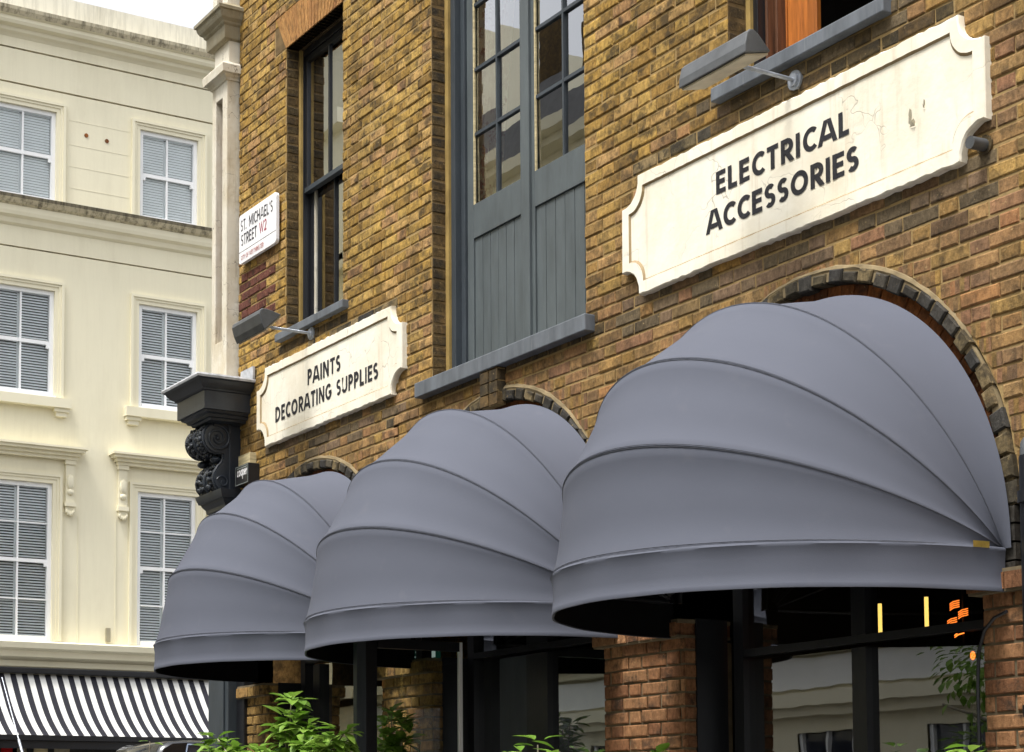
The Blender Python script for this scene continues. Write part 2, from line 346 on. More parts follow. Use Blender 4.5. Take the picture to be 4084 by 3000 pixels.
def tag(o, label=None, cat=None, group=None, kind=None):
    if label: o['label'] = label
    if cat: o['category'] = cat
    if group: o['group'] = group
    if kind: o['kind'] = kind
    return o
def empty(name, loc, label=None, cat=None, group=None):
    o = bpy.data.objects.new(name, None); col.objects.link(o); o.location = loc; o.empty_display_size = 0.2
    return tag(o, label, cat, group)
def copy_tree(o, parent=None):
    c = o.copy(); col.objects.link(c)
    if parent is not None: c.parent = parent
    for ch in list(o.children): copy_tree(ch, c)
    return c

def panel(mb, us, vs, holes, fn, mat):
    """flat sheet over us x vs with rectangular holes (u0,u1,v0,v1)"""
    U = sorted({us[0], us[1]} | {h[i] for h in holes for i in (0, 1) if us[0] < h[i] < us[1]})
    V = sorted({vs[0], vs[1]} | {h[i] for h in holes for i in (2, 3) if vs[0] < h[i] < vs[1]})
    for a, b in zip(U, U[1:]):
        for c, d in zip(V, V[1:]):
            mu, mv = (a+b)/2, (c+d)/2
            if any(h[0] < mu < h[1] and h[2] < mv < h[3] for h in holes): continue
            mb.quad(fn(a, c), fn(b, c), fn(b, d), fn(a, d), mat)

# ------------------------------------------------------------------ bricks
CH = 0.0752
rb = random.Random(3)
def brick(mb, P, a, b, c, d, mat, proud=0.006):
    j = lambda s=0.0024: rb.uniform(-s, s)
    q = [(a, c), (b, c), (b, d), (a, d)]
    pr = proud+rb.uniform(-0.003, 0.004)
    rim = [(u+j(), v+j()) for u, v in q]
    ins = min(0.006, (b-a)*0.2, (d-c)*0.2)
    fr = [(u+(ins if i in (0, 3) else -ins)+j(), v+(ins if i in (0, 1) else -ins)+j()) for i, (u, v) in enumerate(rim)]
    vs = [P(u, -0.012, v) for u, v in q]+[P(u, pr-0.004, v) for u, v in rim]+[P(u, pr+j(0.001), v) for u, v in fr]
    fs = []
    for k in (0, 4):
        for i in range(4): fs.append((k+i, k+(i+1) % 4, k+4+(i+1) % 4, k+4+i))
    fs.append((8, 9, 10, 11)); mb.add(vs, fs, mat)
def lay(mb, u0, u1, z0, z1, P, mat, holes=(), h=None, proud=0.006, st=0.235, phase=0.0, pj=0.0035):
    mod = st*1.5; k0 = math.ceil(z0/CH-0.01); k1 = int(z1/CH+0.01)
    for k in range(k0, k1):
        c, d = k*CH+0.006, (k+1)*CH-0.006
        x = u0-mod-(mod/2 if k % 2 else 0)-phase; hd = 0
        while x < u1:
            wd = st if hd == 0 else st/2
            a, b = x+pj+rb.uniform(-.003, .003), x+wd-pj+rb.uniform(-.003, .003); x += wd; hd = 1-hd
            segs = [(max(a, u0+0.001), min(b, u1-0.001))]
            for (p, q, r_, s_) in holes:
                if min(d, s_)-max(c, r_) < 0.02: continue
                n2 = []
                for (e, f) in segs:
                    if f <= p or e >= q: n2.append((e, f)); continue
                    if e < p: n2.append((e, p-0.001))
                    if f > q: n2.append((q+0.001, f))
                segs = n2
            for (e, f) in segs:
                if f-e < 0.02: continue
                m_ = mat(0.5*(e+f), 0.5*(c+d)) if callable(mat) else mat
                if h is None or max(h(e), h((e+f)/2), h(f)) <= c: brick(mb, P, e, f, c, d, m_, proud); continue
                N = 8; last = None
                for i in range(N):
                    ua, ub = e+(f-e)*i/N, e+(f-e)*(i+1)/N
                    la, lb = max(c, h(ua)), max(c, h(ub))
                    if la >= d-0.003 or lb >= d-0.003: continue
                    vs = [P(ua, -.012, la), P(ub, -.012, lb), P(ub, -.012, d), P(ua, -.012, d), P(ua, proud-.001, la), P(ub, proud-.001, lb), P(ub, proud-.001, d), P(ua, proud-.001, d)]
                    mb.add(vs, [(4, 5, 6, 7), (0, 1, 5, 4), (1, 2, 6, 5), (2, 3, 7, 6), (3, 0, 4, 7)], m_)

# ------------------------------------------------------------------ letters: painted strokes
def arc(cx, cy, rx, ry, a0, a1, n=14):
    return [(cx+rx*math.cos(R(a0+(a1-a0)*i/n)), cy+ry*math.sin(R(a0+(a1-a0)*i/n))) for i in range(n+1)]
def glyph(ch, s):
    h = s/2; E = 0.3
    def O(w): return arc(w/2, .5, w/2-h, .5-h, 0, 360, 28)
    if ch == 'A': w = .82; return w, [[(h*1.0-.55*E, -E*1.0+0), (w/2-.02, 1-h*.4+.2)], [(w-h*1.0+.55*E, -E), (w/2+.02, 1-h*.4+.2)], [(w*.26, .28), (w*.74, .28)]]
    if ch == 'C': w = .74; return .67, [arc(w/2+.05, .5, w/2-h+.05, .5-h, 48, 312, 24)]
    if ch == 'D': w = .74; return w, [[(h, 0), (h, 1)], [(h, 1-h), (w*.35, 1-h)]+arc(w*.35, .5, w*.65-h, .5-h, 90, -90, 16)+[(h, h)]]
    if ch == 'E': w = .55; return w, [[(h, 0), (h, 1)], [(h, 1-h), (w, 1-h)], [(h, h), (w, h)], [(h, .52), (w*.92, .52)]]
    if ch == 'F': w = .5; return w, [[(h, 0), (h, 1)], [(h, 1-h), (w, 1-h)], [(h, .5), (w*.92, .5)]]
    if ch == 'G': w = .82; return w, [arc(w/2+.02, .5, w/2-h+.02, .5-h, 45, 350, 26), [(w*.55, .46), (w, .46)]]
    if ch == 'H': w = .72; return w, [[(h, 0), (h, 1)], [(w-h, 0), (w-h, 1)], [(h, .5), (w-h, .5)]]
    if ch == 'I': w = s; return w, [[(h, 0), (h, 1)]]
    if ch == 'L': w = .5; return w, [[(h, 0), (h, 1)], [(h, h), (w, h)]]
    if ch == 'M': w = .92; return w, [[(h, 0), (h, 1)], [(w-h, 0), (w-h, 1)], [(h-.04, 1.12), (w/2, .22), (w-h+.04, 1.12)]]
    if ch == 'N': w = .74; return w, [[(h, 0), (h, 1)], [(w-h, 0), (w-h, 1)], [(h-.07, 1.12), (w-h+.07, -.12)]]
    if ch == 'O': w = .88; return w, [O(w)]
    if ch in 'PR':
        w = .58 if ch == 'P' else .64; b = .46 if ch == 'P' else .44; cy = (1-h+b)/2; ry = (1-h-b)/2
        g = [[(h, 0), (h, 1)], [(h, 1-h), (w*.45, 1-h)]+arc(w*.45, cy, w*.55-h, ry, 90, -90, 12)+[(h, b)]]
        if ch == 'R': g.append([(w*.4, b+.04), (w-h*.6+.2, -E)])
        return w, g
    if ch == 'S':
        w = .56; r = (1-s)/4
        return w, [arc(w/2, 1-h-r, w/2-h, r, 38, 270, 14)[:-1]+arc(w/2, h+r, w/2-h, r, 90, -142, 14)]
    if ch == 'T': w = .6; return w, [[(0, 1-h), (w, 1-h)], [(w/2, 0), (w/2, 1)]]
    if ch == 'U': w = .7; return w, [[(h, 1), (h, w/2)]+arc(w/2, w/2, w/2-h, w/2-h, 180, 360, 14)+[(w-h, 1)]]
    if ch == 'W': w = 1.1; return w, [[(h-.06, 1.2), (w*.3, .02), (w/2, .92), (w*.7, .02), (w-h+.06, 1.2)]]
    if ch == 'Y': w = .7; return w, [[(w/2, 0), (w/2, .46)], [(0, 1.08), (w/2, .42), (w, 1.08)]]
    if ch == '2': w = .54; return w, [arc(w/2, .7, w/2-h, .3-h, 165, -30, 14)+[(h*1.3, h*.9)], [(0, h), (w, h)]]
    if ch == '.': return s, [[(h, 0), (h, s*1.1)]]
    if ch == "'": return s, [[(h, .74), (h, 1)]]
    X = .62
    if ch == 'c': w = .5; return w, [arc(w/2+.03, X/2, w/2-h+.03, X/2-h, 45, 315, 18)]
    if ch == 'o': w = .58; return w, [arc(w/2, X/2, w/2-h, X/2-h, 0, 360, 22)]
    if ch == 'p': w = .58; return w, [[(h, -.3), (h, X)], arc(w/2, X/2, w/2-h, X/2-h, 0, 360, 20)]
    if ch == 'e': w = .56; return w, [arc(w/2, X/2, w/2-h, X/2-h, 0, 315, 18), [(h, X/2), (w-h, X/2)]]
    if ch == 'r': w = .36; return w, [[(h, 0), (h, X)], arc(w, X*.45, w-h, X*.55-h, 100, 160, 6)]
    return .35, []
def clipz(poly, z, keep_above):
    out = []
    for i in range(len(poly)):
        a, b = poly[i], poly[(i+1) % len(poly)]
        ia = (a[1] >= z) if keep_above else (a[1] <= z); ib = (b[1] >= z) if keep_above else (b[1] <= z)
        if ia: out.append(a)
        if ia != ib:
            t_ = (z-a[1])/(b[1]-a[1]); out.append((a[0]+t_*(b[0]-a[0]), z))
    return out
def text(mb, s, x0, x1, zb, hgt, y, mat, stroke=0.2, gap=0.15, space=0.34, fn=None, clip=True, cap=1.0):
    """letters of height hgt spread over x0..x1, baseline zb, painted on the plane y"""
    gl = []; x = 0
    for ch in s:
        if ch == ' ': x += space; continue
        w_, st = glyph(ch, stroke); gl.append((x, st)); x += w_+gap
    k = (x1-x0)/(x-gap); fn = fn or (lambda u, v, d: (u, y-d, v)); n = 0
    for ox, st in gl:
        for pl in st:
            n += 1; d = 0.0003*(n % 9)
            closed = abs(pl[0][0]-pl[-1][0])+abs(pl[0][1]-pl[-1][1]) < 1e-6
            L, Rr = [], []; N = len(pl)
            for i in range(N):
                p0 = pl[i-1] if i > 0 else (pl[-2] if closed else None); p1 = pl[i+1] if i < N-1 else (pl[1] if closed else None)
                c = pl[i]; ds = []
                for a, b in ((p0, c), (c, p1)):
                    if a is not None and b is not None:
                        q = math.hypot(b[0]-a[0], b[1]-a[1]) or 1e-9; ds.append(((b[0]-a[0])/q, (b[1]-a[1])/q))
                nx, ny = -sum(e[1] for e in ds), sum(e[0] for e in ds); q = math.hypot(nx, ny) or 1; nx, ny = nx/q, ny/q
                cs = max(0.35, nx*-ds[0][1]+ny*ds[0][0]); hw = stroke/2/cs
                L.append((c[0]+nx*hw, c[1]+ny*hw)); Rr.append((c[0]-nx*hw, c[1]-ny*hw))
            for i in range(N-1):
                poly = [L[i], Rr[i], Rr[i+1], L[i+1]]
                if clip: poly = clipz(clipz(poly, 0, True), cap, False)
                if len(poly) < 3: continue
                mb.add([fn(x0+(ox+a)*k, zb+b*hgt, d) for a, b in poly], [tuple(range(len(poly)))], mat)

# ================================================================== SETTING
mb = MB(); mb.quad((-400, -400, 0), (400, -400, 0), (400, 400, 0), (-400, 400, 0), 'asphalt'); tag(mb.build('road'), kind='structure')
mb = MB()
mb.box(-14.6, 6, -2.1, 40, 0.004, 0.12, 'paving'); mb.box(-14.72, 6, -2.25, -2.104, 0.004, 0.125, 'kerbstone'); mb.box(-14.72, -14.604, -2.104, 40, 0.004, 0.125, 'kerbstone')
for i in range(26): mb.box(-14.55+i*0.8, -14.545+i*0.8, -2.09, -0.2, 0.1201, 0.1215, 'kerbstone')
tag(mb.build('pavement'), kind='structure')
mb = MB(); mb.box(-32, -29.3, -40, 40, 0.004, 0.12, 'paving'); mb.box(-29.296, -29.15, -40, 40, 0.004, 0.125, 'kerbstone'); tag(mb.build('far_pavement'), kind='structure')
mb = MB(); mb.box(-28, 20, -13, -10.2, 0.004, 0.12, 'paving'); mb.box(-28, 20, -10.196, -10.05, 0.004, 0.125, 'kerbstone'); tag(mb.build('opposite_pavement'), kind='structure')

# ================================================================== BRICK BUILDING
B = empty('brick_building', (-9, 0, 0), 'yellow brown stock brick corner building with three arched shopfronts and blue grey timber doors', 'building')
XL, XR, ZT = -13.70, -2.2, 9.4
ARCH = [(-6.78, 2.92), (-9.725, 2.94), (-12.33, 2.94)]; RO, RI, RF = 1.318, 1.257, 1.332
W1 = (-12.80, -11.83, 5.345, 7.60); DR = (-10.52, -8.71, 4.50, 7.7); W3 = (-7.376, -6.25, 5.42, 7.6)
HOLES = [W1, DR, W3]
def harch(x):
    m_ = -9
    for c, zs in ARCH:
        if abs(x-c) < RF: m_ = max(m_, zs+math.sqrt(RF*RF-(x-c)**2))
    return m_
def wallmat(u, z):
    if -13.66 < u < -12.9 and 5.58 < z < 6.05 and rb.random() < 0.85: return 'redpatch'
    if -8.15 < u < -7.42 and 5.14 < z < 5.25: return 'blackened'
    if -7.42 < u < -5.7 and 5.14 < z < 5.26: return 'sooty'
    if -8.3 < u < -5.6 and 4.3 < z < 4.5 and rb.random() < .7: return 'greybrick'
    if -13.2 < u < -10.9 and 4.3 < z < 4.5 and rb.random() < .6: return 'greybrick'
    if -7.6 < u < -6.0 and 5.2 < z < 5.45 and rb.random() < .5: return 'greybrick'
    if -12.4 < u < -11.0 and 5.1 < z < 5.2 and rb.random() < 0.7: return 'blackened'
    if -12.9 < u < -11.7 and 5.2 < z < 5.3: return 'sooty'
    if -7.5 < u < -6.1 and 5.26 < z < 5.4: return 'sooty'
    if -10.7 < u < -8.6 and 4.36 < z < 4.5: return 'sooty'
    return 'stock'
mb = MB(); fr = lambda u, d, z: (u, -d, z)
# soldier flat arch over the left window takes a wedge out of the courses
FA = (-13.02, -11.6, 7.60, 7.83)
lay(mb, XL, XR, 2.48, ZT, fr, wallmat, HOLES+[FA], harch)
# mortar bed behind the bricks
AH = [(c-1.34, c+1.34, -1, 4.4) for c, zs in ARCH]
panel(mb, (XL, XR), (0.1, ZT), HOLES+AH, lambda u, v: (u, 0.0, v), 'mortar')
for c, zs in ARCH:
    N = 48
    for i in range(N):
        a, b = c-1.34+2.68*i/N, c-1.34+2.68*(i+1)/N
        h_ = lambda x: zs+math.sqrt(max(0, 1.325**2-(x-c)**2))
        mb.quad((a, 0, h_(a)), (b, 0, h_(b)), (b, 0, 4.4), (a, 0, 4.4), 'mortar')
# jambs of the openings (the ones that face down the street are a dark sooty face)
for (a, b, c, d), dep in ((W1, .10), (DR, .105), (W3, .12)):
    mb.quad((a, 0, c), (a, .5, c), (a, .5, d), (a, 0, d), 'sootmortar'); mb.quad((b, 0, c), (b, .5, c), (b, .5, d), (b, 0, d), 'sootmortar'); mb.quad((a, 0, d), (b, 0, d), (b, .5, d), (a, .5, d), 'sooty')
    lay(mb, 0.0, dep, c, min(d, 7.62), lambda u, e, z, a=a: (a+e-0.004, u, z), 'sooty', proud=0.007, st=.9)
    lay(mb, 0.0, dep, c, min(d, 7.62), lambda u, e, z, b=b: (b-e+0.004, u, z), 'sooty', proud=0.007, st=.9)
bw = mb.build('brick_wall', B)
# side and back of the building
mb = MB(); mb.box(XL, XL+.25, 0.02, 12, 0, ZT, 'stock'); mb.box(XR-.25, XR, 0.02, 12, 0, ZT, 'stock'); mb.box(XL+.251, XR-.251, 11.7, 12, 0, ZT, 'stock'); mb.build('side_walls', B)
mb = MB(); mb.box(XL, XR, 0.0, 12, ZT+.001, ZT+.3, 'roofing'); mb.build('roof', B)
# rooms behind the glass
mb = MB(); mb.box(XL+.26, XR-.26, 3.2, 3.3, 0, 4.25, 'dark'); mb.box(XL+.26, XR-.26, .52, 3.2, 4.35, 4.42, 'dark'); mb.box(XL+.26, XR-.26, .3, 3.2, .02, .1, 'dark')
mb.box(XL+.26, XR-.26, 2.6, 2.7, 4.43, 9.3, 'mid')
for x in (-11.2, -8.15): mb.box(x, x+.15, .52, 2.58, 4.43, 9.3, 'mid')
for x in (-11.12, -8.3): mb.box(x, x+.1, .75, 3.18, .1, 4.34, 'dark')
mb.build('room', B)
# flat arch of rubbed bricks
mb = MB(); n = 19
for i in range(n):
    t0, t1 = i/n, (i+1)/n
    lo = lambda t_: W1[0]+(W1[1]-W1[0])*t_; hi = lambda t_: FA[0]+0.04+(FA[1]-FA[0]-.08)*t_
    e = 0.0045
    mb.prism([(lo(t0)+e, 7.60), (lo(t1)-e, 7.60), (hi(t1)-e, 7.89), (hi(t0)+e, 7.89)], lambda a, b, d: (a, d, b), -.011, .1, 'rubbed')
mb.box(FA[0]+.02, FA[1]-.02, -.003, .01, 7.61, 7.885, 'sootmortar'); mb.build('flat_arch', B)
# arch rings
for c, zs in ARCH:
    mb = MB(); n = 37; rr = random.Random(int(c*10))
    for i in range(n):
        a0, a1 = math.pi*(i+rr.uniform(-.06, .06))/n+.0065, math.pi*(i+1+rr.uniform(-.06, .06))/n-.0065
        ro, ri = RO+rr.uniform(-.01, .012), RI+rr.uniform(-.012, .008); yf = -.030+rr.uniform(-.006, .004)
        P4 = [(ri, a0), (ri, a1), (ro, a1), (ro, a0)]
        vs = [(c+q*math.cos(a), .06, zs+q*math.sin(a)) for q, a in P4]+[(c+q*math.cos(a), yf+.008, zs+q*math.sin(a)) for q, a in P4]
        I = [(ri+.008, a0+.006), (ri+.008, a1-.006), (ro-.008, a1-.006), (ro-.008, a0+.006)]
        vs += [(c+q*math.cos(a), yf, zs+q*math.sin(a)) for q, a in I]
        fs = [(k+j, k+(j+1) % 4, k+4+(j+1) % 4, k+4+j) for k in (0, 4) for j in range(4)]+[(8, 9, 10, 11)]
        mb.add(vs, fs, 'blackened')
    pr = [[(c+q*math.cos(math.pi*i/60), y, zs+q*math.sin(math.pi*i/60)) for i in range(61)] for q, y in ((RI+.012, .06), (RI+.012, -.018), (RO-.004, -.018), (RO-.004, .06))]
    mb.grid(pr, 'fillet')
    # smeared mortar fillet above the ring
    rows = []
    for q, y in ((RO-.006, -.014), (RO+.010, -.020), (1.342, -.012), (1.352, .003)):
        rows.append([(c+(RO+(q-RO)*min(1.0, .35+(i-12)/14.0, (40-i)/12.0+.35)+rr.uniform(-.004, .004))*math.cos(math.pi*i/60), y, zs+(RO+(q-RO)*min(1.0, .35+(i-12)/14.0, (40-i)/12.0+.35)+rr.uniform(-.004, .004))*math.sin(math.pi*i/60)) for i in range(12, 41)])
    mb.grid(rows, 'fillet')
    for sg in (-1, 1):
        for k in range(4): z0 = zs-.08*(k+1); mb.box(c+sg*RI, c+sg*RO, -.03+rr.uniform(-.004, .004), .06, z0+.004, z0+.074, 'blackened')
    mb.build('arch_ring', B)
    mb = MB(); n = 40
    for i in range(n):
        a0, a1 = math.pi*i/n+.003, math.pi*(i+1)/n-.003
        P4 = [(1.17, a0), (1.17, a1), (RI-.001, a1), (RI-.001, a0)]
        mb.prism(P4, lambda q, a, d, c=c, zs=zs: (c+q*math.cos(a), d, zs+q*math.sin(a)), .035+rr.uniform(-.004, .004), .3, 'soffit')
    mb.build('arch_soffit', B)
# keystone corbel over the middle arch
mb = MB()
for k in range(4):
    z0 = 4.16+k*.075; mb.box(-9.80, -9.705, -.07, .0, z0+.004, z0+.071, 'sooty'); mb.box(-9.695, -9.60, -.066, .0, z0+.004, z0+.071, 'sooty')
mb.box(-9.797, -9.603, -.055, -.001, 4.16, 4.44, 'mortar'); mb.build('keystone', B)
# brick piers between the shopfronts
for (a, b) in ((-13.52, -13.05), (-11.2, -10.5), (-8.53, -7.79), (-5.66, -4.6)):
    mb = MB(); P = lambda u, d, z: (u, -.02-d, z); pm = 'pier' if a > -9 else 'pieryellow'
    lay(mb, a, b, 0.12, 2.56, P, pm, pj=.0065, proud=.008); mb.box(a+.001, b-.001, -.018, .3, .12, 2.53, 'piermortar')
    mb.box(b, b+.014, .05, .26, .12, 2.65, 'blackpaint'); lay(mb, -.02, .055, 0.12, 2.56, lambda u, d, z, b=b: (b+d, u, z), pm, st=.9); lay(mb, -.02, .28, 0.12, 2.56, lambda u, d, z, a=a: (a-d, u, z), pm)  # black box on the right side paints in the shade below the awning
    # corbelled cap course of bricks
    x = a-.05
    while x < b-.02:
        wd = rb.choice((.11, .11, .225)); e = min(x+wd, b+.008); mb.box(x+.004, e-.004, -.075, .3, 2.556, 2.628, pm); x += wd
    mb.box(a-.045, b+.004, -.066, .29, 2.545, 2.56, 'piermortar'); mb.box(a-.045, b+.004, -.066, .29, 2.625, 2.645, 'piermortar')
    mb.build('brick_pier', B)
# corner pilaster of painted render
mb = MB(); pa, pb, py = -14.04, -13.735, -.10
mb.box(pa, -13.965, py, 3, 5.12, 7.66, 'stone'); mb.box(-13.83, pb, py, .25, 5.12, 7.66, 'stone')
mb.box(-13.966, -13.829, py, .2, 7.535, 7.66, 'stone'); mb.box(-13.966, -13.829, py, .2, 5.12, 5.5, 'stone'); mb.box(-13.966, -13.829, py+.07, .2, 5.49, 7.54, 'redpatch')
mb.box(-14.02, pb+.012, py+.01, .25, 7.78, 8.02, 'stone'); mb.box(pa, -13.96, py, .25, 8.30, 9.4, 'stone'); mb.box(-13.84, pb, py, .25, 8.30, 9.4, 'stone'); mb.box(-13.961, -13.839, -.03, .2, 8.30, 9.4, 'redpatch')
pil = mb.build('corner_pilaster', B, bevel=.006)
def steps(mb, prof, x0, x1, y1, mat):
    """moulding round three sides: prof = [(overhang, z)]"""
    rows = []
    for o, z in prof: rows.append([(x0-o, y1, z), (x0-o, -.0-o, z), (x1+o, -.0-o, z), (x1+o, y1, z)])
    mb.grid(rows, mat)
mb = MB()
def cap(mb, x0, x1, yf, prof, mat, y1=.02):
    rows = [[(x0-o, y1, z), (x0-o, yf-o, z), (x1+o, yf-o, z), (x1+o, y1, z)] for o, z in prof]
    mb.grid(rows, mat)
    for o, z in (prof[0], prof[-1]): mb.quad((x0-o, y1, z), (x0-o, yf-o, z), (x1+o, yf-o, z), (x1+o, y1, z), mat)
cap(mb, pa, pb, py, [(0.004, 7.655), (.012, 7.66), (.014, 7.675), (.03, 7.69), (.035, 7.7), (.06, 7.705), (.065, 7.77), (.05, 7.79), (.01, 7.80)], 'stone')
mb.build('band_moulding', pil, smooth=True, angle=20)
mb = MB(); cap(mb, pa, pb, py, [(.01, 7.985), (.035, 8.0), (.04, 8.02), (.04, 8.10), (.055, 8.115), (.06, 8.13), (.085, 8.15), (.10, 8.18), (.105, 8.205), (.12, 8.21), (.122, 8.235), (.03, 8.29), (0, 8.31)], 'stonedirty')
mb.build('cap_moulding', pil, smooth=True, angle=20)

# shopfront pilaster with scrolled console at the corner
mb = MB()
mb.box(-14.0, -13.60, -.13, .0, .12, 4.10, 'slatedark'); mb.box(-13.94, -13.66, -.145, -.131, .4, 3.9, 'slatedark'); mb.box(-13.597, -13.45, -.06, .2, .12, 4.12, 'blackpaint')
sp = mb.build('shop_pilaster', B, bevel=.006)
mb = MB(); cap(mb, -14.02, -13.65, -.13, [(-.01, 4.08), (.01, 4.09), (.015, 4.12), (.04, 4.15), (.045, 4.165), (.06, 4.17), (.075, 4.21), (.08, 4.235), (0, 4.25)], 'console')
mb.build('base_moulding', sp, smooth=True, angle=20)
mb = MB(); mb.box(-14.09, -13.655, -.10, 0, 4.235, 4.79, 'console')
cs = mb.build('console_bracket', B, bevel=.004)
# S-shaped scroll, profile in (y,z)
prof = [(-.09, 4.775), (-.2, 4.772)]
prof += [(-.20+.115*math.cos(R(a)), 4.655+.115*math.sin(R(a))) for a in range(95, 290, 13)]
prof += [(-.145, 4.535), (-.14, 4.50), (-.155, 4.46), (-.185, 4.43), (-.215, 4.38), (-.225, 4.33), (-.215, 4.28), (-.185, 4.245), (-.15, 4.235), (-.09, 4.235)]
mb = MB(); mb.prism(prof, lambda a, b, d: (d, a, b), -14.055, -13.665, 'console')
for xx in (-14.03, -13.865, -13.69):
    mb.tube([(xx, y-.004, z) for y, z in prof[2:-2]], .013 if xx != -13.865 else .018, 'console', 8)
sc = mb.build('scroll', cs, smooth=True, angle=35)
for side, xx in ((1, -13.66), (-1, -14.06)):
    mb = MB()
    sp_ = []
    for i in range(56):
        a = R(70+i*15.5); r_ = .108*(1-i/60.0)**1.15+.004
        sp_.append((xx, -.20+r_*math.cos(a)*-1, 4.655+r_*math.sin(a)))
    mb.tube(sp_, [.013-.006*i/56 for i in range(56)], 'console', 8); mb.ball((xx, -.2, 4.655), .018, 'console'); mb.build('volute', cs, smooth=True); mb = MB()
    lo = [(xx, -.155+.055*(1-i/30)*math.cos(R(-200-i*16)), 4.30+.055*(1-i/30)*math.sin(R(-200-i*16))) for i in range(26)]
    mb.tube(lo, .007, 'console', 6); mb.build('volute', cs, smooth=True); mb = MB()
mb = MB(); rr = random.Random(5)
for i, (y, z) in enumerate(prof[3:-2]):
    if i == 14: mb.build('leaf_ornament', cs, smooth=True); mb = MB()
    for xx in (-13.985, -13.93, -13.80, -13.745):
        for q in range(2):
            mb.ball((xx+rr.uniform(-.02, .02), y-.008+rr.uniform(-.006, .004), z+rr.uniform(-.014, .014)), (.02+rr.random()*.008, .014, .012+rr.random()*.01), 'console', 7, 5)
for xx in (-13.99, -13.73): mb.ball((xx, -.19, 4.49), (.05, .045, .03), 'console', 9, 6)
mb.build('leaf_ornament', cs, smooth=True)
mb = MB(); cap(mb, -14.03, -13.46, -.40, [(-.12, 4.77), (-.095, 4.775), (-.085, 4.79), (-.065, 4.795), (-.055, 4.815), (-.03, 4.825), (-.02, 4.84), (0, 4.842), (0, 4.985), (.012, 4.99), (.018, 5.0), (.035, 5.01), (.06, 5.035), (.075, 5.06), (.09, 5.068), (.095, 5.085)], 'console')
mb.build('console_cap', cs, smooth=True, angle=18)
mb = MB(); cap(mb, -14.03, -13.46, -.40, [(.098, 5.07), (.102, 5.086), (.095, 5.1), (-.05, 5.118), (-.3, 5.14)], 'lead'); mb.box(-13.6, -13.36, -.03, -.012, 5.1, 5.2, 'lead'); mb.build('lead_flashing', cs, smooth=True, angle=25)

# ---- sash window with dark frame over the left sign
def pane_quad(name, x0, x1, y, z0, z1, parent, mat='glass'):
    m_ = MB(); m_.quad((x0, y, z0), (x1, y, z0), (x1, y, z1), (x0, y, z1), mat); return m_.build(name, parent)
mb = MB(); a, b, c, d = W1
mb.box(a+.001, a+.03, .102, .128, c, d, 'mastic'); mb.box(a+.002, a+.03, .129, .24, c, d, 'blackpaint'); mb.box(b-.05, b-.002, .129, .24, c, d, 'blackpaint'); mb.box(a+.031, b-.051, .129, .24, d-.05, d-.002, 'blackpaint')
win = mb.build('sash_window', B, bevel=.003)
mb = MB(); zm = 6.52
mb.box(a+.031, a+.068, .142, .18, zm-.02, d-.052, 'blackpaint'); mb.box(b-.09, b-.051, .142, .18, zm-.02, d-.052, 'blackpaint'); mb.box(a+.069, b-.091, .142, .18, d-.10, d-.053, 'blackpaint'); mb.box(a+.032, b-.052, .137, .185, zm-.06, zm-.021, 'slatedark')
mb.box(-12.372, -12.35, .145, .177, zm-.02, d-.10, 'blackpaint')
mb.build('upper_sash', win, bevel=.003)
mb = MB(); mb.box(a+.031, a+.08, .19, .23, c+.06, zm-.03, 'blackpaint'); mb.box(b-.10, b-.051, .19, .23, c+.06, zm-.03, 'blackpaint'); mb.box(a+.081, b-.101, .19, .23, c+.03, c+.09, 'blackpaint'); mb.box(-12.372, -12.35, .192, .228, c+.09, zm-.03, 'blackpaint'); mb.build('lower_sash', win, bevel=.003)
pane_quad('upper_pane', a+.068, b-.09, .16, zm-.02, d-.10, win); pane_quad('lower_pane', a+.08, b-.10, .21, c+.09, zm-.04, win)
mb = MB(); mb.box(-12.90, -11.74, -.055, .12, 5.285, 5.345, 'sill'); mb.build('sill', win, bevel=.005)
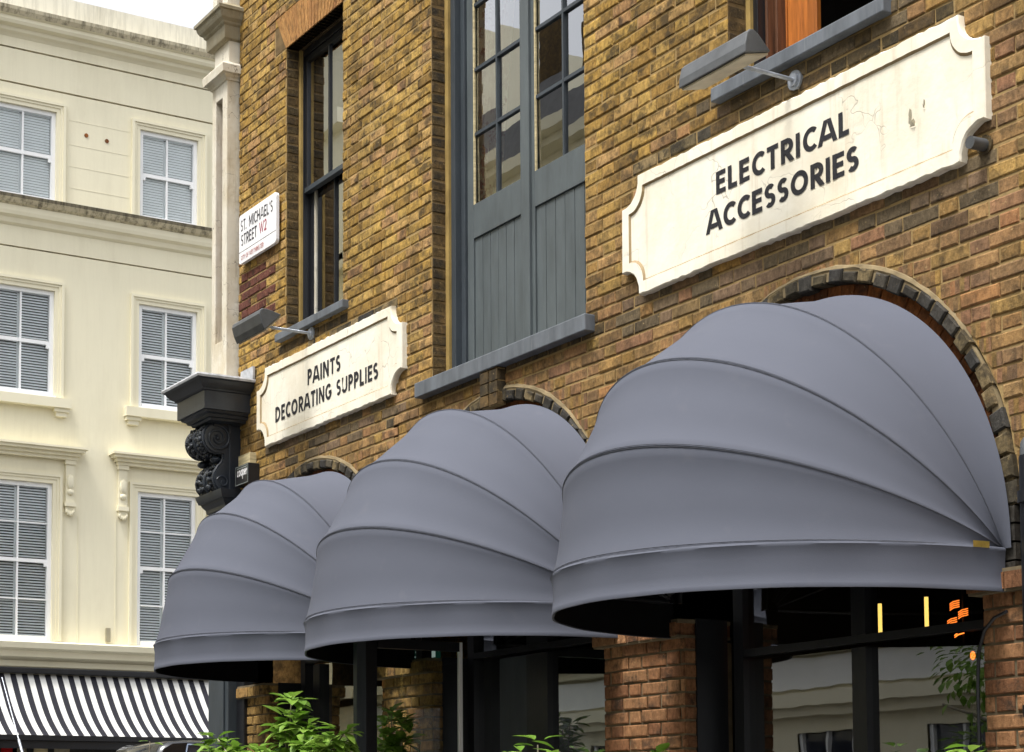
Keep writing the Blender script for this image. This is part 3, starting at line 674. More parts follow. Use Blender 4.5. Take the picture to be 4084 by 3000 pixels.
# ---- loading doors
mb = MB(); a, b, c, d = DR
mb.box(a+.001, a+.045, .1, .15, c, d, 'mastic'); mb.box(a+.046, a+.10, .12, .28, c, d, 'slatedark'); mb.box(a+.101, a+.15, .165, .28, c, d, 'slatedark'); mb.box(b-.10, b-.04, .12, .28, c, d, 'slate'); mb.box(a+.151, b-.101, .12, .28, d-.1, d-.002, 'slate')
dfr = mb.build('door_frame', B, bevel=.003)
mb = MB(); mb.box(-10.64, -8.62, -.075, .2, 4.395, 4.495, 'sill'); mb.build('door_sill', dfr, bevel=.006)
zr0, zr1 = 5.43, 5.66   # middle rail
for (x0, x1) in ((-10.368, -9.622), (-9.602, -8.812)):
    mb = MB(); sw = .075 if x0 < -10 else .06
    L0, L1 = x0, x1
    mb.box(L0, L0+sw, .185, .235, c+.01, d-.11, 'slate'); mb.box(L1-.085, L1, .185, .235, c+.01, d-.11, 'slate')
    i0, i1 = L0+sw+.001, L1-.086
    mb.box(i0, i1, .186, .234, zr0, zr1, 'slate'); mb.box(i0, i1, .186, .234, d-.2, d-.111, 'slate')
    nb = 6
    for i in range(nb):
        u, v = i0+(i1-i0)*i/nb, i0+(i1-i0)*(i+1)/nb
        mb.box(u+.0025, v-.0025, .197+.0006*(i % 3), .225, c+.012, zr0-.002, 'slate')
    mb.box(i0, i1, .21, .22, c+.012, zr0-.003, 'blackpaint')
    lf = mb.build('door_leaf', B, bevel=.0025)
    mb = MB(); xm = (i0+i1)/2; zs_ = [6.135, 6.575, 7.02]
    mb.box(xm-.009, xm+.009, .19, .222, zr1+.001, d-.201, 'slatedark')
    for z in zs_: mb.box(i0, xm-.010, .191, .221, z-.011, z+.011, 'slatedark'); mb.box(xm+.010, i1, .191, .221, z-.011, z+.011, 'slatedark')
    mb.box(i0, i0+.012, .188, .2, zr1+.001, d-.201, 'rawwood')
    mb.build('glazing_bar', lf)
    cols = [(i0, xm-.009), (xm+.009, i1)]; rows_ = [zr1]+zs_+[d-.2]; kk = random.Random(2)
    for (u, v) in cols:
        for z0, z1 in zip(rows_, rows_[1:]):
            m_ = MB(); e = [kk.uniform(-.0035, .0035) for _ in range(3)]
            m_.quad((u, .206+e[0], z0), (v, .206+e[1], z0), (v, .206+e[1]+e[2], z1), (u, .206+e[0]+e[2], z1), 'glass'); m_.build('pane', lf)
    if x0 < -10:
        pass
# centre bead between the leaves
mb = MB(); mb.box(-9.655, -9.575, .165, .186, c+.01, d-.11, 'slate'); mb.build('centre_bead', dfr, bevel=.003)
# ---- window over the right sign, open, with varnished wooden shutter inside
mb = MB(); a, b, c, d = W3
mb.box(a+.001, a+.038, .12, .16, c, d, 'mastic'); mb.box(a+.039, a+.075, .14, .3, c, d, 'blackpaint'); mb.box(a+.0755, a+.095, .19, .3, c, d, 'darkwood'); mb.box(a+.0955, a+.115, .24, .3, c, d, 'darkwood'); mb.box(b-.09, b-.02, .105, .3, c, d, 'blackpaint'); mb.box(a+.14, b-.091, .105, .3, d-.06, d-.002, 'blackpaint')
w3 = mb.build('open_sash_window', B, bevel=.003)
mb = MB(); mb.box(-7.455, -6.16, -.06, .11, 5.345, 5.42, 'sill'); mb.build('sill', w3, bevel=.006)
mb = MB(); mb.box(-7.40, -7.33, .31, .34, 5.3, 7.6, 'wood'); mb.box(-7.325, -7.29, .33, .36, 5.3, 7.6, 'wood'); mb.box(-7.285, -7.255, .30, .34, 5.3, 7.6, 'wood'); mb.box(-7.25, -7.14, .305, .335, 5.3, 7.6, 'wood'); mb.box(-7.136, -7.02, .302, .332, 5.3, 7.6, 'wood'); mb.box(-6.52, -6.3, .32, .35, 5.3, 7.6, 'wood')
mb.build('wooden_shutter', w3, bevel=.003)
mb = MB(); mb.box(a+.12, b-.1, .25, .29, 6.7, 6.76, 'blackpaint'); mb.build('raised_sash', w3)
# ---- shopfronts
def shopfront(x0, x1, y, ztr, muls, solids=()):
    m_ = MB()
    for q in (x0, x1): m_.box(q-.04, q+.04, y-.03, y+.05, .12, 4.3, 'blackpaint')
    m_.box(x0+.041, x1-.041, y-.029, y+.049, ztr+.02, ztr+.06, 'blackpaint'); m_.box(x0+.041, x1-.041, y-.029, y+.049, .12, .6, 'blackpaint')
    for q, wd in muls: m_.box(q-wd/2, q+wd/2, y-.032, y+.052, .601, ztr-.001, 'blackpaint'); m_.box(q-wd/2, q+wd/2, y-.032, y+.052, ztr+.061, 4.3, 'blackpaint')
    for u, v, mt in solids: m_.box(u, v, y-.02, y+.04, .601, ztr-.001, mt)
    f = m_.build('shopfront', B)
    xs = [x0]+[q for q, wd in muls]+[x1]
    for u, v in zip(xs, xs[1:]):
        pane_quad('pane', u+.04, v-.04, y+.01, .6, ztr, f, 'shopglass'); pane_quad('pane', u+.04, v-.04, y+.01, ztr+.06, 4.3, f, 'shopglass')
    return f
shopfront(-7.66, -5.68, .27, 2.42, [(-6.73, .10)])
shopfront(-10.45, -8.5, .27, 2.62, [(-9.64, .24)], [(-10.1, -9.765, 'slatedark')])
shopfront(-13.0, -11.15, .27, 2.78, [(-12.76, .11)])
# bits fixed to the wall
mb = MB(); mb.tube([(-5.60, .0, 4.535), (-5.60, -.10, 4.53)], .028, 'lamp', 12); mb.tube([(-5.6, -.012, 4.535), (-5.6, .005, 4.535)], .045, 'sooty', 12); mb.build('pipe_stub', B, smooth=True)
mb = MB(); mb.tube([(-5.322, -.075, .12), (-5.322, -.075, 3.1)], .05, 'blackpaint', 14); mb.tube([(-5.322, -.075, 3.101), (-5.322, -.075, 3.14), (-5.322, -.0, 3.22)], .046, 'lamp', 14)
for z in (.8, 2.0, 2.9): mb.tube([(-5.322, -.075, z), (-5.322, -.075, z+.05)], .06, 'blackpaint', 14)
mb.build('downpipe', B, smooth=True)
mb = MB(); mb.tube([(-5.675, -.05, 1.2), (-5.675, -.05, 2.15), (-5.665, -.05, 2.3), (-5.63, -.05, 2.39), (-5.57, -.05, 2.44), (-5.5, -.05, 2.46)], .008, 'blackpaint', 6); mb.build('cable', B, smooth=True)

# ================================================================== PAINTED SIGNS
def sign_outline(x0, x1, z0, z1, r_, st, n=9, rag=None):
    pts = []
    for cx, cz, sx, sz in ((x0, z0, 1, 1), (x1, z0, -1, 1), (x1, z1, -1, -1), (x0, z1, 1, -1)):
        A = [(cx, cz+sz*(r_+st)), (cx+sx*st, cz+sz*(r_+st))]
        A += [(cx+sx*(st+(r_)*math.sin(R(90*i/n))*1.0), cz+sz*(st+r_*math.cos(R(90*i/n)))) for i in range(n+1)]
        A += [(cx+sx*(r_+st), cz)]
        # concave quarter: recompute on a circle about the corner
        A = [(cx, cz+sz*(r_+st))]+[(cx+sx*st+sx*r_*math.sin(R(90*i/n)), cz+sz*st+sz*r_*math.cos(R(90*i/n))) for i in range(n+1)]+[(cx+sx*(r_+st), cz)]
        if (sx*sz) < 0: A = A[::-1]
        pts += A
    return pts
def painted_sign(name, x0, x1, z0, z1, label):
    S_ = empty(name, ((x0+x1)/2, 0, z0), label, 'sign')
    yb, yp, yf = .0, -.037, -.048; bw_ = .078; rr = random.Random(int(x0*7))
    out = sign_outline(x0, x1, z0, z1, .135, .018); inn = sign_outline(x0+bw_, x1-bw_, z0+bw_, z1-bw_, .125, .006)
    out = [(a, b) for a, b in out]; n = len(out)
    # long edges broken into many ragged points
    def dens(o, i_):
        O, I = [], []
        for k in range(len(o)):
            a, b = o[k], o[(k+1) % n]; p, q = i_[k], i_[(k+1) % n]
            m_ = max(1, int(abs(b[0]-a[0])/.035)) if math.hypot(b[0]-a[0], b[1]-a[1]) > .2 else 1
            for j in range(m_):
                t_ = j/m_; O.append((a[0]+(b[0]-a[0])*t_+rr.uniform(-.002, .002), a[1]+(b[1]-a[1])*t_+(rr.uniform(-.005, .004) if m_ > 8 else rr.uniform(-.002, .002)))); I.append((p[0]+(q[0]-p[0])*t_, p[1]+(q[1]-p[1])*t_+rr.uniform(-.0015, .0015)))
        return O, I
    O, I = dens(out, inn); n = len(O)
    m_ = MB(); off = lambda P, q: [(a+(q if a < (x0+x1)/2 else -q), b+(q if b < (z0+z1)/2 else -q)) for a, b in P]
    O2 = off(O, .006); I2 = off(I, -.010)
    m_.grid([[(a, yb, b) for a, b in O], [(a, yf+.008, b) for a, b in O], [(a, yf, b) for a, b in O2], [(a, yf, b) for a, b in I2]], 'signwhite', True)
    fr_ = m_.build('sign_frame', S_, smooth=True, angle=30)
    m_ = MB(); m_.grid([[(a, yf-.0003, b) for a, b in I2], [(a, yp, b) for a, b in I]], 'signgrime', True); m_.build('moulding', S_)
    m_ = MB(); nn = len(inn); m_.add([(a, yp-.0004, b) for a, b in inn], [tuple(range(nn))], 'signwhite'); m_.build('sign_panel', S_)
    return S_, yp-.0016
S1, yl = painted_sign('painted_wall_sign', -13.25, -10.865, 4.50, 5.125, 'cream painted wall panel lettered PAINTS DECORATING SUPPLIES, below the narrow sash window')
mb = MB(); text(mb, 'PAINTS', -12.345, -11.80, 4.835, .120, yl, 'letter', .2, .15); mb.build('lettering', S1)
mb = MB(); text(mb, 'DECORATING', -12.915, -11.945, 4.657, .120, yl, 'letter', .2, .14); mb.build('lettering', S1); mb = MB(); text(mb, 'SUPPLIES', -11.865, -11.22, 4.657, .117, yl, 'letter', .2, .13); mb.build('lettering', S1)
S2, yl = painted_sign('painted_wall_sign', -8.285, -5.555, 4.485, 5.16, 'cream painted wall panel lettered ELECTRICAL ACCESSORIES, above the nearest grey awning')
mb = MB(); text(mb, 'ELECTRICAL', -7.445, -6.427, 4.848, .122, yl, 'letter', .208, .14); mb.build('lettering', S2)
mb = MB(); text(mb, 'ACCESSORIES', -7.525, -6.365, 4.657, .122, yl, 'letter', .208, .12); mb.build('lettering', S2)
# peeled chips on the right-hand sign: bare patches where the paint has lifted
mb = MB()
for (x, z, sx, sz) in ((-6.02, 4.80, .012, .035), (-6.005, 4.765, .02, .018), (-5.93, 4.83, .006, .02)):
    m_pts = [(x+sx*math.cos(a)*rb.uniform(.6, 1.2), z+sz*math.sin(a)*rb.uniform(.6, 1.2)) for a in [i*math.pi/5 for i in range(10)]]
    mb = MB(); mb.add([(a, yl-.0004, b) for a, b in m_pts], [tuple(range(10))], 'stonedirty'); mb.build('bare_patch', S2); mb = MB()
    mb.add([(x-sx, yl-.001, z-sz), (x+sx, yl-.001, z-sz*1.2), (x+sx*.6, yl-.016, z-sz*.2)], [(0, 1, 2)], 'signwhite'); mb.build('paint_flake', S2)


# street name plate
SN = empty('street_name_plate', (-13.2, 0, 6.1), 'white street name plate with rounded corners reading ST. MICHAEL\'S STREET W2', 'street sign')
def rrect(x0, x1, z0, z1, r_, n=5):
    P_ = []
    for cx, cz, a in ((x1-r_, z0+r_, -90), (x1-r_, z1-r_, 0), (x0+r_, z1-r_, 90), (x0+r_, z0+r_, 180)):
        P_ += [(cx+r_*math.cos(R(a+90*i/n)), cz+r_*math.sin(R(a+90*i/n))) for i in range(n+1)]
    return P_
mb = MB(); mb.prism(rrect(-13.585, -12.875, 6.072, 6.475, .03), lambda a, b, d: (a, d, b), -.026, -.055, 'enamel'); mb.build('plate', SN, bevel=.003)
mb = MB()
for z in (6.17, 6.38): mb.box(-13.5, -12.95, -.026, .0, z-.01, z+.01, 'zinc')
mb.build('fixing_rail', SN)
ys = -.0558
mb = MB(); text(mb, 'ST.', -13.545, -13.437, 6.335, .092, ys, 'stnavy', .135, .15); mb.build('lettering', SN); mb = MB(); text(mb, 'MICHAEL\'S', -13.385, -12.935, 6.335, .092, ys, 'stnavy', .135, .15); mb.build('lettering', SN); mb = MB(); mb.box(-13.585, -12.876, ys, ys+.0004, 6.166, 6.1695, 'stnavy'); mb.build('ruled_line', SN)
mb = MB(); text(mb, 'STREET', -13.54, -13.235, 6.215, .092, ys, 'stnavy', .135, .15); mb.build('lettering', SN)
mb = MB(); text(mb, 'W2', -13.19, -13.05, 6.222, .09, ys, 'stred', .14, .1); mb.build('lettering', SN)
mb = MB(); text(mb, 'CITY OF WESTMINSTER', -13.54, -13.105, 6.098, .038, ys, 'stpink', .15, .16, .3); mb.build('lettering', SN)

# small black shop sign beside the console
CS = empty('small_black_sign', (-13.42, 0, 4.25), 'small black box sign with white lettering beside the scrolled black console', 'sign')
mb = MB(); mb.box(-13.545, -13.285, -.10, -.005, 4.245, 4.405, 'blackpaint'); mb.build('sign_box', CS, bevel=.003)
mb = MB(); yl = -.1012
for (a, b, c, d) in ((-13.535, -13.295, 4.396, 4.399), (-13.535, -13.295, 4.252, 4.255), (-13.535, -13.532, 4.2551, 4.3959), (-13.298, -13.295, 4.2551, 4.3959)): mb.box(a, b, yl, yl+.0005, c, d, 'exitwhite')
mb.build('border_line', CS)
mb = MB(); text(mb, 'cooper', -13.50, -13.305, 4.315, .085, yl, 'enamel', .17, .05, clip=False); mb.build('lettering', CS); mb = MB(); mb.box(-13.50, -13.31, yl, yl+.0005, 4.379, 4.384, 'exitwhite'); mb.build('small_print', CS)
mb = MB(); mb.box(-13.56, -13.34, -.065, -.004, 4.407, 4.50, 'rawwood'); tag(mb.build('timber_block', bevel=.004), 'short raw timber block above the small black box sign', 'block')

# ================================================================== WALL LAMPS
def wall_lamp(xb, zb, xc, yc, zc, L, tilt, label, k=.86):
    e = empty('wall_lamp', (xb, 0, zb), label, 'lamp', 'trough lamps over the painted signs')
    m_ = MB(); m_.tube([(xb, .0, zb), (xb, -.018, zb)], .05, 'zinc', 18); m_.tube([(xb, -.018, zb), (xb, -.03, zb)], .032, 'zinc', 14); m_.build('wall_plate', e, smooth=True)
    m_ = MB(); m_.tube([(xb, -.03, zb), (xb, yc+.09, zb+.0), (xb, yc+.02, zc)], .011, 'zinc', 10); m_.build('arm', e, smooth=True)
    # cross-section in (y,z): rounded ridge, flared to the lens
    def sec():
        P_ = [(-.10, -.03), (-.085, .02), (-.05, .085), (-.025, .10), (.0, .098), (.03, .07), (.075, .0), (.095, -.03)]
        ct, st_ = math.cos(tilt), math.sin(tilt)
        return [(yc+(a*ct-b*st_)*k, zc+(a*st_+b*ct)*k) for a, b in P_]
    m_ = MB(); P_ = sec(); m_.prism(P_, lambda a, b, d: (d, a, b), xc-L/2, xc+L/2, 'lamp'); m_.build('housing', e, bevel=.006)
    ct, st_ = math.cos(tilt), math.sin(tilt); T = lambda x, a, b: (x, yc+(a*ct-b*st_), zc+(a*st_+b*ct))
    m_ = MB(); vs = [T(xc+sx*(L/2-.012), a*k, b*k) for b in (-.032, -.044) for sx in (-1, 1) for a in (-.088, .083)]
    m_.add(vs, [(0, 1, 3, 2), (4, 6, 7, 5), (0, 2, 6, 4), (1, 5, 7, 3), (0, 4, 5, 1), (2, 3, 7, 6)], 'lens'); m_.build('lens', e, bevel=.003)
    return e
wall_lamp(-6.84, 5.26, -6.9, -.42, 5.27,   .52, R(14), 'grey trough lamp on a thin arm above the ELECTRICAL ACCESSORIES sign')
wall_lamp(-12.336, 5.233, -12.42, -.42, 5.25, -.0+.5, R(44), 'dark grey trough lamp on a thin arm above the PAINTS DECORATING SUPPLIES sign', .98)

# ================================================================== DOME AWNINGS
def awning(cx, a, bs, ANG, zp, label, clip=False, seed=1):
    e = empty('dome_awning', (cx, 0, zp), label, 'awning', 'grey dome awnings along the arches')
    rr = random.Random(seed); y0 = -.045; b = bs[0]
    wob = [rr.uniform(-.4, .4) for _ in range(5)]
    def S(phi, t, off=0.0):
        i = max(k for k in range(4) if ANG[k] <= phi+1e-9); f = (phi-ANG[i])/(ANG[i+1]-ANG[i])
        sg = math.sin(math.pi*f); dlt = (.034+.005*math.sin(2.3*t+wob[i]))*(1-(1-sg)**1.6)
        bb = (bs[i]+(bs[i+1]-bs[i])*f)*(1-dlt)+off; aa = a*(1-dlt*.25)*(1+.035*max(0.0, (phi-ANG[3])/(90-ANG[3])))+off
        r_ = bb*math.sin(t)
        return (cx+aa*math.cos(t), y0-r_*math.cos(R(phi)), zp+r_*math.sin(R(phi)))
    NT_, sub = 72, 10
    phis = []
    for i in range(4): phis += [ANG[i]+(ANG[i+1]-ANG[i])*j/sub for j in range(sub)]
    phis.append(90)
    m_ = MB(); m_.grid([[S(p_, math.pi*j/NT_) for j in range(NT_+1)] for p_ in phis], 'canvas'); m_.build('canopy', e, smooth=True, angle=60)
    m_ = MB(); m_.grid([[S(p_, math.pi*j/NT_, -.022) for j in range(NT_+1)] for p_ in phis], 'shade_shell');  # added inner shell: the canopy's underside shade put into black colour
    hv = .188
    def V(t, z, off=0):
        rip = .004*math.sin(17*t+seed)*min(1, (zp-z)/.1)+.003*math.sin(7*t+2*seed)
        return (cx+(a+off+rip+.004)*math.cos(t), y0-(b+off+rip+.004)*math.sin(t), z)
    m_.grid([[V(math.pi*j/NT_, z, -.012) for j in range(NT_+1)] for z in (zp-.002, zp-.09, zp-hv+.004)], 'shade_shell'); m_.build('shade_shell', e, smooth=True)
    m_ = MB(); m_.grid([[V(math.pi*j/NT_, z, o) for j in range(NT_+1)] for z, o in ((zp+.004, -.002), (zp-.006, .006), (zp-.016, .002), (zp-.06, -.004), (zp-.12, -.002), (zp-hv+.02, .002), (zp-hv+.017, .004), (zp-hv, .002), (zp-hv, -.008))], 'canvas'); m_.build('valance', e, smooth=True, angle=60)
    for p_ in ANG[:4]:
        m_ = MB()
        for dp in ((-.28, .28) if p_ else (.2, .75)):
            m_.tube([S(max(0, p_+dp), math.pi*(j+.5)/NT_, .0018) for j in range(NT_)],   .0012 if p_ < 60 else .0009, 'seam', 5)
        m_.tube([S(max(0.0, p_+(.5 if p_ == 0 else 0)), math.pi*(j+.5)/NT_, .000) for j in range(NT_)], .0022, 'canvas', 6)
        m_.build('seam', e, smooth=True)
    m_ = MB()
    for p_ in ANG[:4]: m_.tube([S(p_, math.pi*(j+.5)/40, -.035) for j in range(40)], .011, 'blackpaint', 6)
    m_.tube([(cx+(a-.03)*math.cos(math.pi*j/40), -.015, zp+(bs[4]-.03)*math.sin(math.pi*j/40)) for j in range(41)], .014, 'blackpaint', 6); m_.build('bow_frame', e, smooth=True)
    if clip:
        m_ = MB(); q = Vector(V(.075, zp+.008, .012)); q2 = Vector(V(.14, zp+.008, .012))
        m_.add([tuple(q+Vector((0, 0, -.014))), tuple(q2+Vector((0, 0, -.014))), tuple(q2+Vector((0, 0, .014))), tuple(q+Vector((0, 0, .014)))], [(0, 1, 2, 3)], 'brass'); m_.build('brass_tag', e)
    return e
awning(-6.687, 1.175, (1.338, 1.355, 1.378, 1.37, 1.362), (0, 21.3, 41.9, 65.2, 90), 2.732, 'grey canvas dome awning nearest the camera, below the ELECTRICAL ACCESSORIES sign', True, 1)
awning(-9.52, 1.19, (1.25, 1.26, 1.30, 1.36, 1.345), (0, 22.7, 44.3, 67.4, 90), 2.775, 'grey canvas dome awning over the middle arch, below the blue grey timber doors', False, 2)
awning(-12.128, 1.09, (1.198, 1.2, 1.249, 1.29, 1.29), (0, 24.2, 46.7, 66, 90), 2.845, 'grey canvas dome awning farthest along the wall, below the PAINTS DECORATING SUPPLIES sign', False, 3)

# ================================================================== INSIDE THE WINDOWS
CU = empty('curtain', (-9.9, .36, 5.0), 'cream curtain with dark red floral pattern hanging behind the left loading door', 'curtain')
mb = MB(); rows = []
for k in range(26):
    z = 5.0+k*.1; f = k/25
    rows.append([(-10.47+.13*f+(.27+.27*f)*u/60, .262+(.022+.01*f)*math.sin(u*.75+.4*math.sin(k*.3))+.015*math.sin(u*.3), z) for u in range(61)])
mb.grid(rows, 'curtain'); mb.build('cloth', CU, smooth=True)
mb = MB(); mb.tube([(-10.4, .30, 7.52), (-8.9, .30, 7.52)], .015, 'blackpaint', 8); mb.build('curtain_rail', CU)
CU2 = empty('curtain', (-12.4, .33, 5.2), 'brown curtain with pale edge hanging behind the narrow sash window', 'curtain')
mb = MB(); rows = []
for k in range(10):
    z = 5.2+k*.15; rows.append([(-12.92+.42*u/40, .33+.02*math.sin(u*.9), z) for u in range(41)])
mb.grid(rows, simple('brown_curtain', (0.3, 0.17, 0.08), .8, .3, 8)); mb.build('cloth', CU2, smooth=True)
mb = MB(); mb.box(-12.72, -12.702, .2, .225, 5.43, 6.48, 'stone'); mb.build('pale_edge', CU2)
PL = empty('pendant_lamp', (-9.43, 1.2, 6.6), 'small lit pendant lamp with a warm glow behind the right loading door', 'lamp')
mb = MB(); mb.ball((-9.9, 1.35, 6.72), .028, 'warm'); mb.build('bulb', PL); mb = MB(); mb.tube([(-9.9, 1.35, 6.75), (-9.9, 1.35, 8.9)], .004, 'blackpaint', 6); mb.build('flex', PL)
for i, (x, lb) in enumerate(((-7.588, 'yellow tube lamp hanging inside the nearest shop window, the left of two'), (-7.228, 'yellow tube lamp hanging inside the nearest shop window, the right of two'))):
    T_ = empty('tube_lamp', (x, 1.2, 2.56), lb, 'lamp', 'yellow tube lamps in the shop window')
    mb = MB(); mb.tube([(x, 1.2, 2.565), (x, 1.2, 2.775)], .011, 'tube', 10); mb.build('tube', T_, smooth=True)
    mb = MB(); mb.tube([(x, 1.2, 2.776), (x, 1.2, 4.35)], .004, 'blackpaint', 6); mb.tube([(x, 1.2, 2.776), (x, 1.2, 2.80)], .014, 'blackpaint', 8); mb.build('flex', T_)
FL = empty('filament_lamp', (-6.9, 1.15, 2.5), 'cluster of glowing orange filament bulbs hanging inside the nearest shop window', 'lamp')
for (x, z) in ((-6.97, 2.69), (-6.91, 2.64), (-6.99, 2.60), (-6.94, 2.545)):
    mb = MB(); k3 = rb.uniform(-.01, .01)
    for q in range(4): mb.tube([(x-.035, 1.15, z-.014+.011*q+k3*.3), (x, 1.14, z-.003+.011*q), (x+.033, 1.15, z+.004+.011*q-k3*.3)], .003, 'filament', 5)
    mb.build('filament', FL)
mb = MB(); mb.tube([(-6.94, 1.18, 2.5), (-6.94, 1.18, 4.35)], .006, 'blackpaint', 6); mb.build('flex', FL)
FS = empty('small_lamp', (-6.86, 1.15, 2.4), 'single small orange bulb low beside the right brick pier', 'lamp')
mb = MB(); mb.ball((-6.85, 1.15, 2.425), (.014, .014, .024), 'filament', 8, 6); mb.build('bulb', FS); mb = MB(); mb.tube([(-6.85, 1.15, 2.45), (-6.85, 1.15, 4.35)], .003, 'blackpaint', 5); mb.build('flex', FS)
EX = empty('exit_sign', (-10.8, .6, 2.8), 'dark green exit sign with a running man, arrow and door, inside the middle shop', 'exit sign')
ex0, ey, ez = -11.99, .65, 2.75
mb = MB(); mb.box(ex0, ex0+.38, ey, ey+.03, ez, ez+.125, 'exitgreen'); mb.build('sign_face', EX)
mb = MB(); q = lambda *p_: [(ex0+a*.38, ey-.003, ez+b*.125) for a, b in p_]
mb.box(ex0+.30, ex0+.355, ey-.003, ey-.0005, ez+.015, ez+.11, 'exitlit'); mb.tube(q((.62, .1), (.62, .88)), .007, 'exitlit', 5)
mb.ball((ex0+.145, ey-.003, ez+.108), (.012, .003, .012), 'exitlit', 8, 6)
for pl in (((.36, .8), (.30, .45), (.22, .3), (.12, .3)), ((.30, .45), (.40, .3), (.37, .08)), ((.36, .75), (.24, .72), (.18, .55)), ((.36, .72), (.44, .55), (.5, .55))): mb.tube(q(*pl), .006, 'exitlit', 5)
mb.build('running_man', EX)
mb = MB(); mb.tube([(ex0+.19, ey+.015, ez+.125), (ex0+.19, ey+.015, 4.35)], .005, 'blackpaint', 5); mb.build('hanger', EX)
# glazed screen at right angles to the wall
GS = empty('glass_screen', (-10.19, -.4, .12), 'black framed glass screen standing out from the wall under the middle awning', 'screen')
mb = MB(); mb.box(-10.215, -10.165, -.752, -.688, .12, 2.72, 'slatedark'); mb.box(-10.21, -10.17, -.687, -.607, .12, 2.72, 'blackpaint'); mb.box(-10.21, -10.17, -.599, -.008, 1.72, 1.78, 'blackpaint'); mb.box(-10.21, -10.17, -.599, -.008, .12, .3, 'blackpaint'); mb.box(-10.21, -10.17, -.599, -.008, 2.66, 2.72, 'blackpaint'); mb.build('frame', GS, bevel=.003)
mb = MB(); mb.box(-10.205, -10.175, -.006, .016, .12, 2.72, 'winwhite'); mb.build('edge_strip', GS)
mb = MB(); mb.quad((-10.19, -.60, 1.78), (-10.19, -.008, 1.78), (-10.19, -.008, 2.66), (-10.19, -.6, 2.66), 'clearglass'); mb.quad((-10.19, -.60, .3), (-10.19, -.008, .3), (-10.19, -.008, 1.72), (-10.19, -.6, 1.72), 'clearglass'); mb.build('pane', GS)

# ================================================================== PLANTS
def leaf_add(mb, p, d, up, L, wd, rr):
    d = d.normalized(); s_ = d.cross(up); s_ = s_.normalized() if s_.length > 1e-4 else Vector((1, 0, 0)); n_ = s_.cross(d)
    rows = []; fold = rr.uniform(.15, .5); droop = rr.uniform(.1, .5)
    for f, wv_ in ((0, .03), (.2, .62), (.45, 1.0), (.72, .72), (.9, .3), (1, .0)):
        c_ = p+d*L*f-n_*L*droop*f*f*.6
        h_ = wd/2*wv_
        rows.append([tuple(c_-s_*h_+n_*h_*fold), tuple(c_), tuple(c_+s_*h_+n_*h_*fold)])
    mb.grid(rows, 'leaf')
def plant(x, y, ztop, branches, nl, label, seed, L=.125, pot=.22, group='leafy shrubs in planters'):
    rr = random.Random(seed); e = empty('potted_shrub', (x, y, .12), label, 'shrub', group)
    m_ = MB(); rings = [[(x+q*math.cos(2*math.pi*i/24), y+q*math.sin(2*math.pi*i/24), z) for i in range(24)] for q, z in ((pot*.75, .12), (pot, .7), (pot*1.05, .72), (pot*1.05, .76), (pot*.93, .76), (pot*.93, .70))]
    m_.grid(rings, 'pot', True); m_.build('pot', e, smooth=True, angle=30)
    m_ = MB(); m_.add([(x+pot*.93*math.cos(2*math.pi*i/24), y+pot*.93*math.sin(2*math.pi*i/24), .71) for i in range(24)], [tuple(range(24))], 'soil'); m_.build('soil', e)
    st, lf = MB(), MB()
    for (bx, by, bz, cx_, cy_, cz_) in branches:
        A = Vector((x+rr.uniform(-.03, .03), y+rr.uniform(-.03, .03), .7)); C_ = Vector((x+bx, y+by, bz)); D_ = Vector((x+cx_, y+cy_, cz_)); pts = []
        for i in range(13):
            t_ = i/12; pts.append(A*(1-t_)**2+C_*2*t_*(1-t_)+D_*t_*t_)
        st.tube(pts, [.011-.007*i/12 for i in range(13)], 'stem', 6)
        dd = (pts[-1]-pts[-3]).normalized()
        for i in range(nl):
            f = min(1.0, rr.uniform(.5, 1.12))**.8; q_ = pts[min(12, int(f*12))]+Vector((rr.uniform(-.02, .02), rr.uniform(-.02, .02), rr.uniform(-.02, .02)))
            an = rr.uniform(0, 2*math.pi); dr = Vector((math.cos(an), math.sin(an)*.9, rr.uniform(-.75, .45)))+dd*.25
            leaf_add(lf, q_+dr.normalized()*rr.uniform(0.01, .05), dr, Vector((0, 0, 1)), L*rr.uniform(.75, 1.3), L*.6*rr.uniform(.8, 1.2), rr)
    st.build('stem', e, smooth=True); lf.build('leaf', e, smooth=True, angle=180)
    return e
plant(-10.62, -1.05, 2.3, [(.05, 0, 1.7, .14, 0, 2.33), (.08, .02, 1.6, .05, 0, 2.16), (.3, .0, 1.7, .32, 0, 2.14), (-.3, -.1, 1.9, -.9, -.05, 2.13), (-.5, -.1, 1.7, -1.08, 0, 2.04), (-.4, 0, 1.6, -.72, 0, 2.04), (.35, .0, 1.75, .86, .0, 2.10), (.4, .0, 1.6, .72, .05, 2.02), (.1, .05, 1.5, .2, .1, 2.03), (-.1, 0, 1.5, -.15, 0, 2.0), (.2, .05, 1.6, .45, 0, 2.03), (-.2, .05, 1.6, -.4, 0, 2.03), (-.3, 0, 1.7, -.98, .05, 2.08), (.3, 0, 1.7, .8, -.05, 2.06), (.1, 0, 1.6, .2, 0, 2.2)], 66, 'tallest leafy green shrub, in front of the farthest awning', 11, .115)
plant(-10.41, -.36, 2.15, [(.0, 0, 1.5, -.03, 0, 2.26), (.05, 0, 1.5, .06, .02, 2.18), (-.08, 0, 1.4, -.1, .0, 2.12), (.05, .02, 1.3, .06, .02, 2.06), (0, .02, 1.3, -.02, -.04, 2.04), (.05, .0, 1.5, .12, 0, 2.22), (-.06, 0, 1.4, -.12, .03, 2.2)], 60, 'small dense shrub seen behind the glass screen', 12, .105, .15)
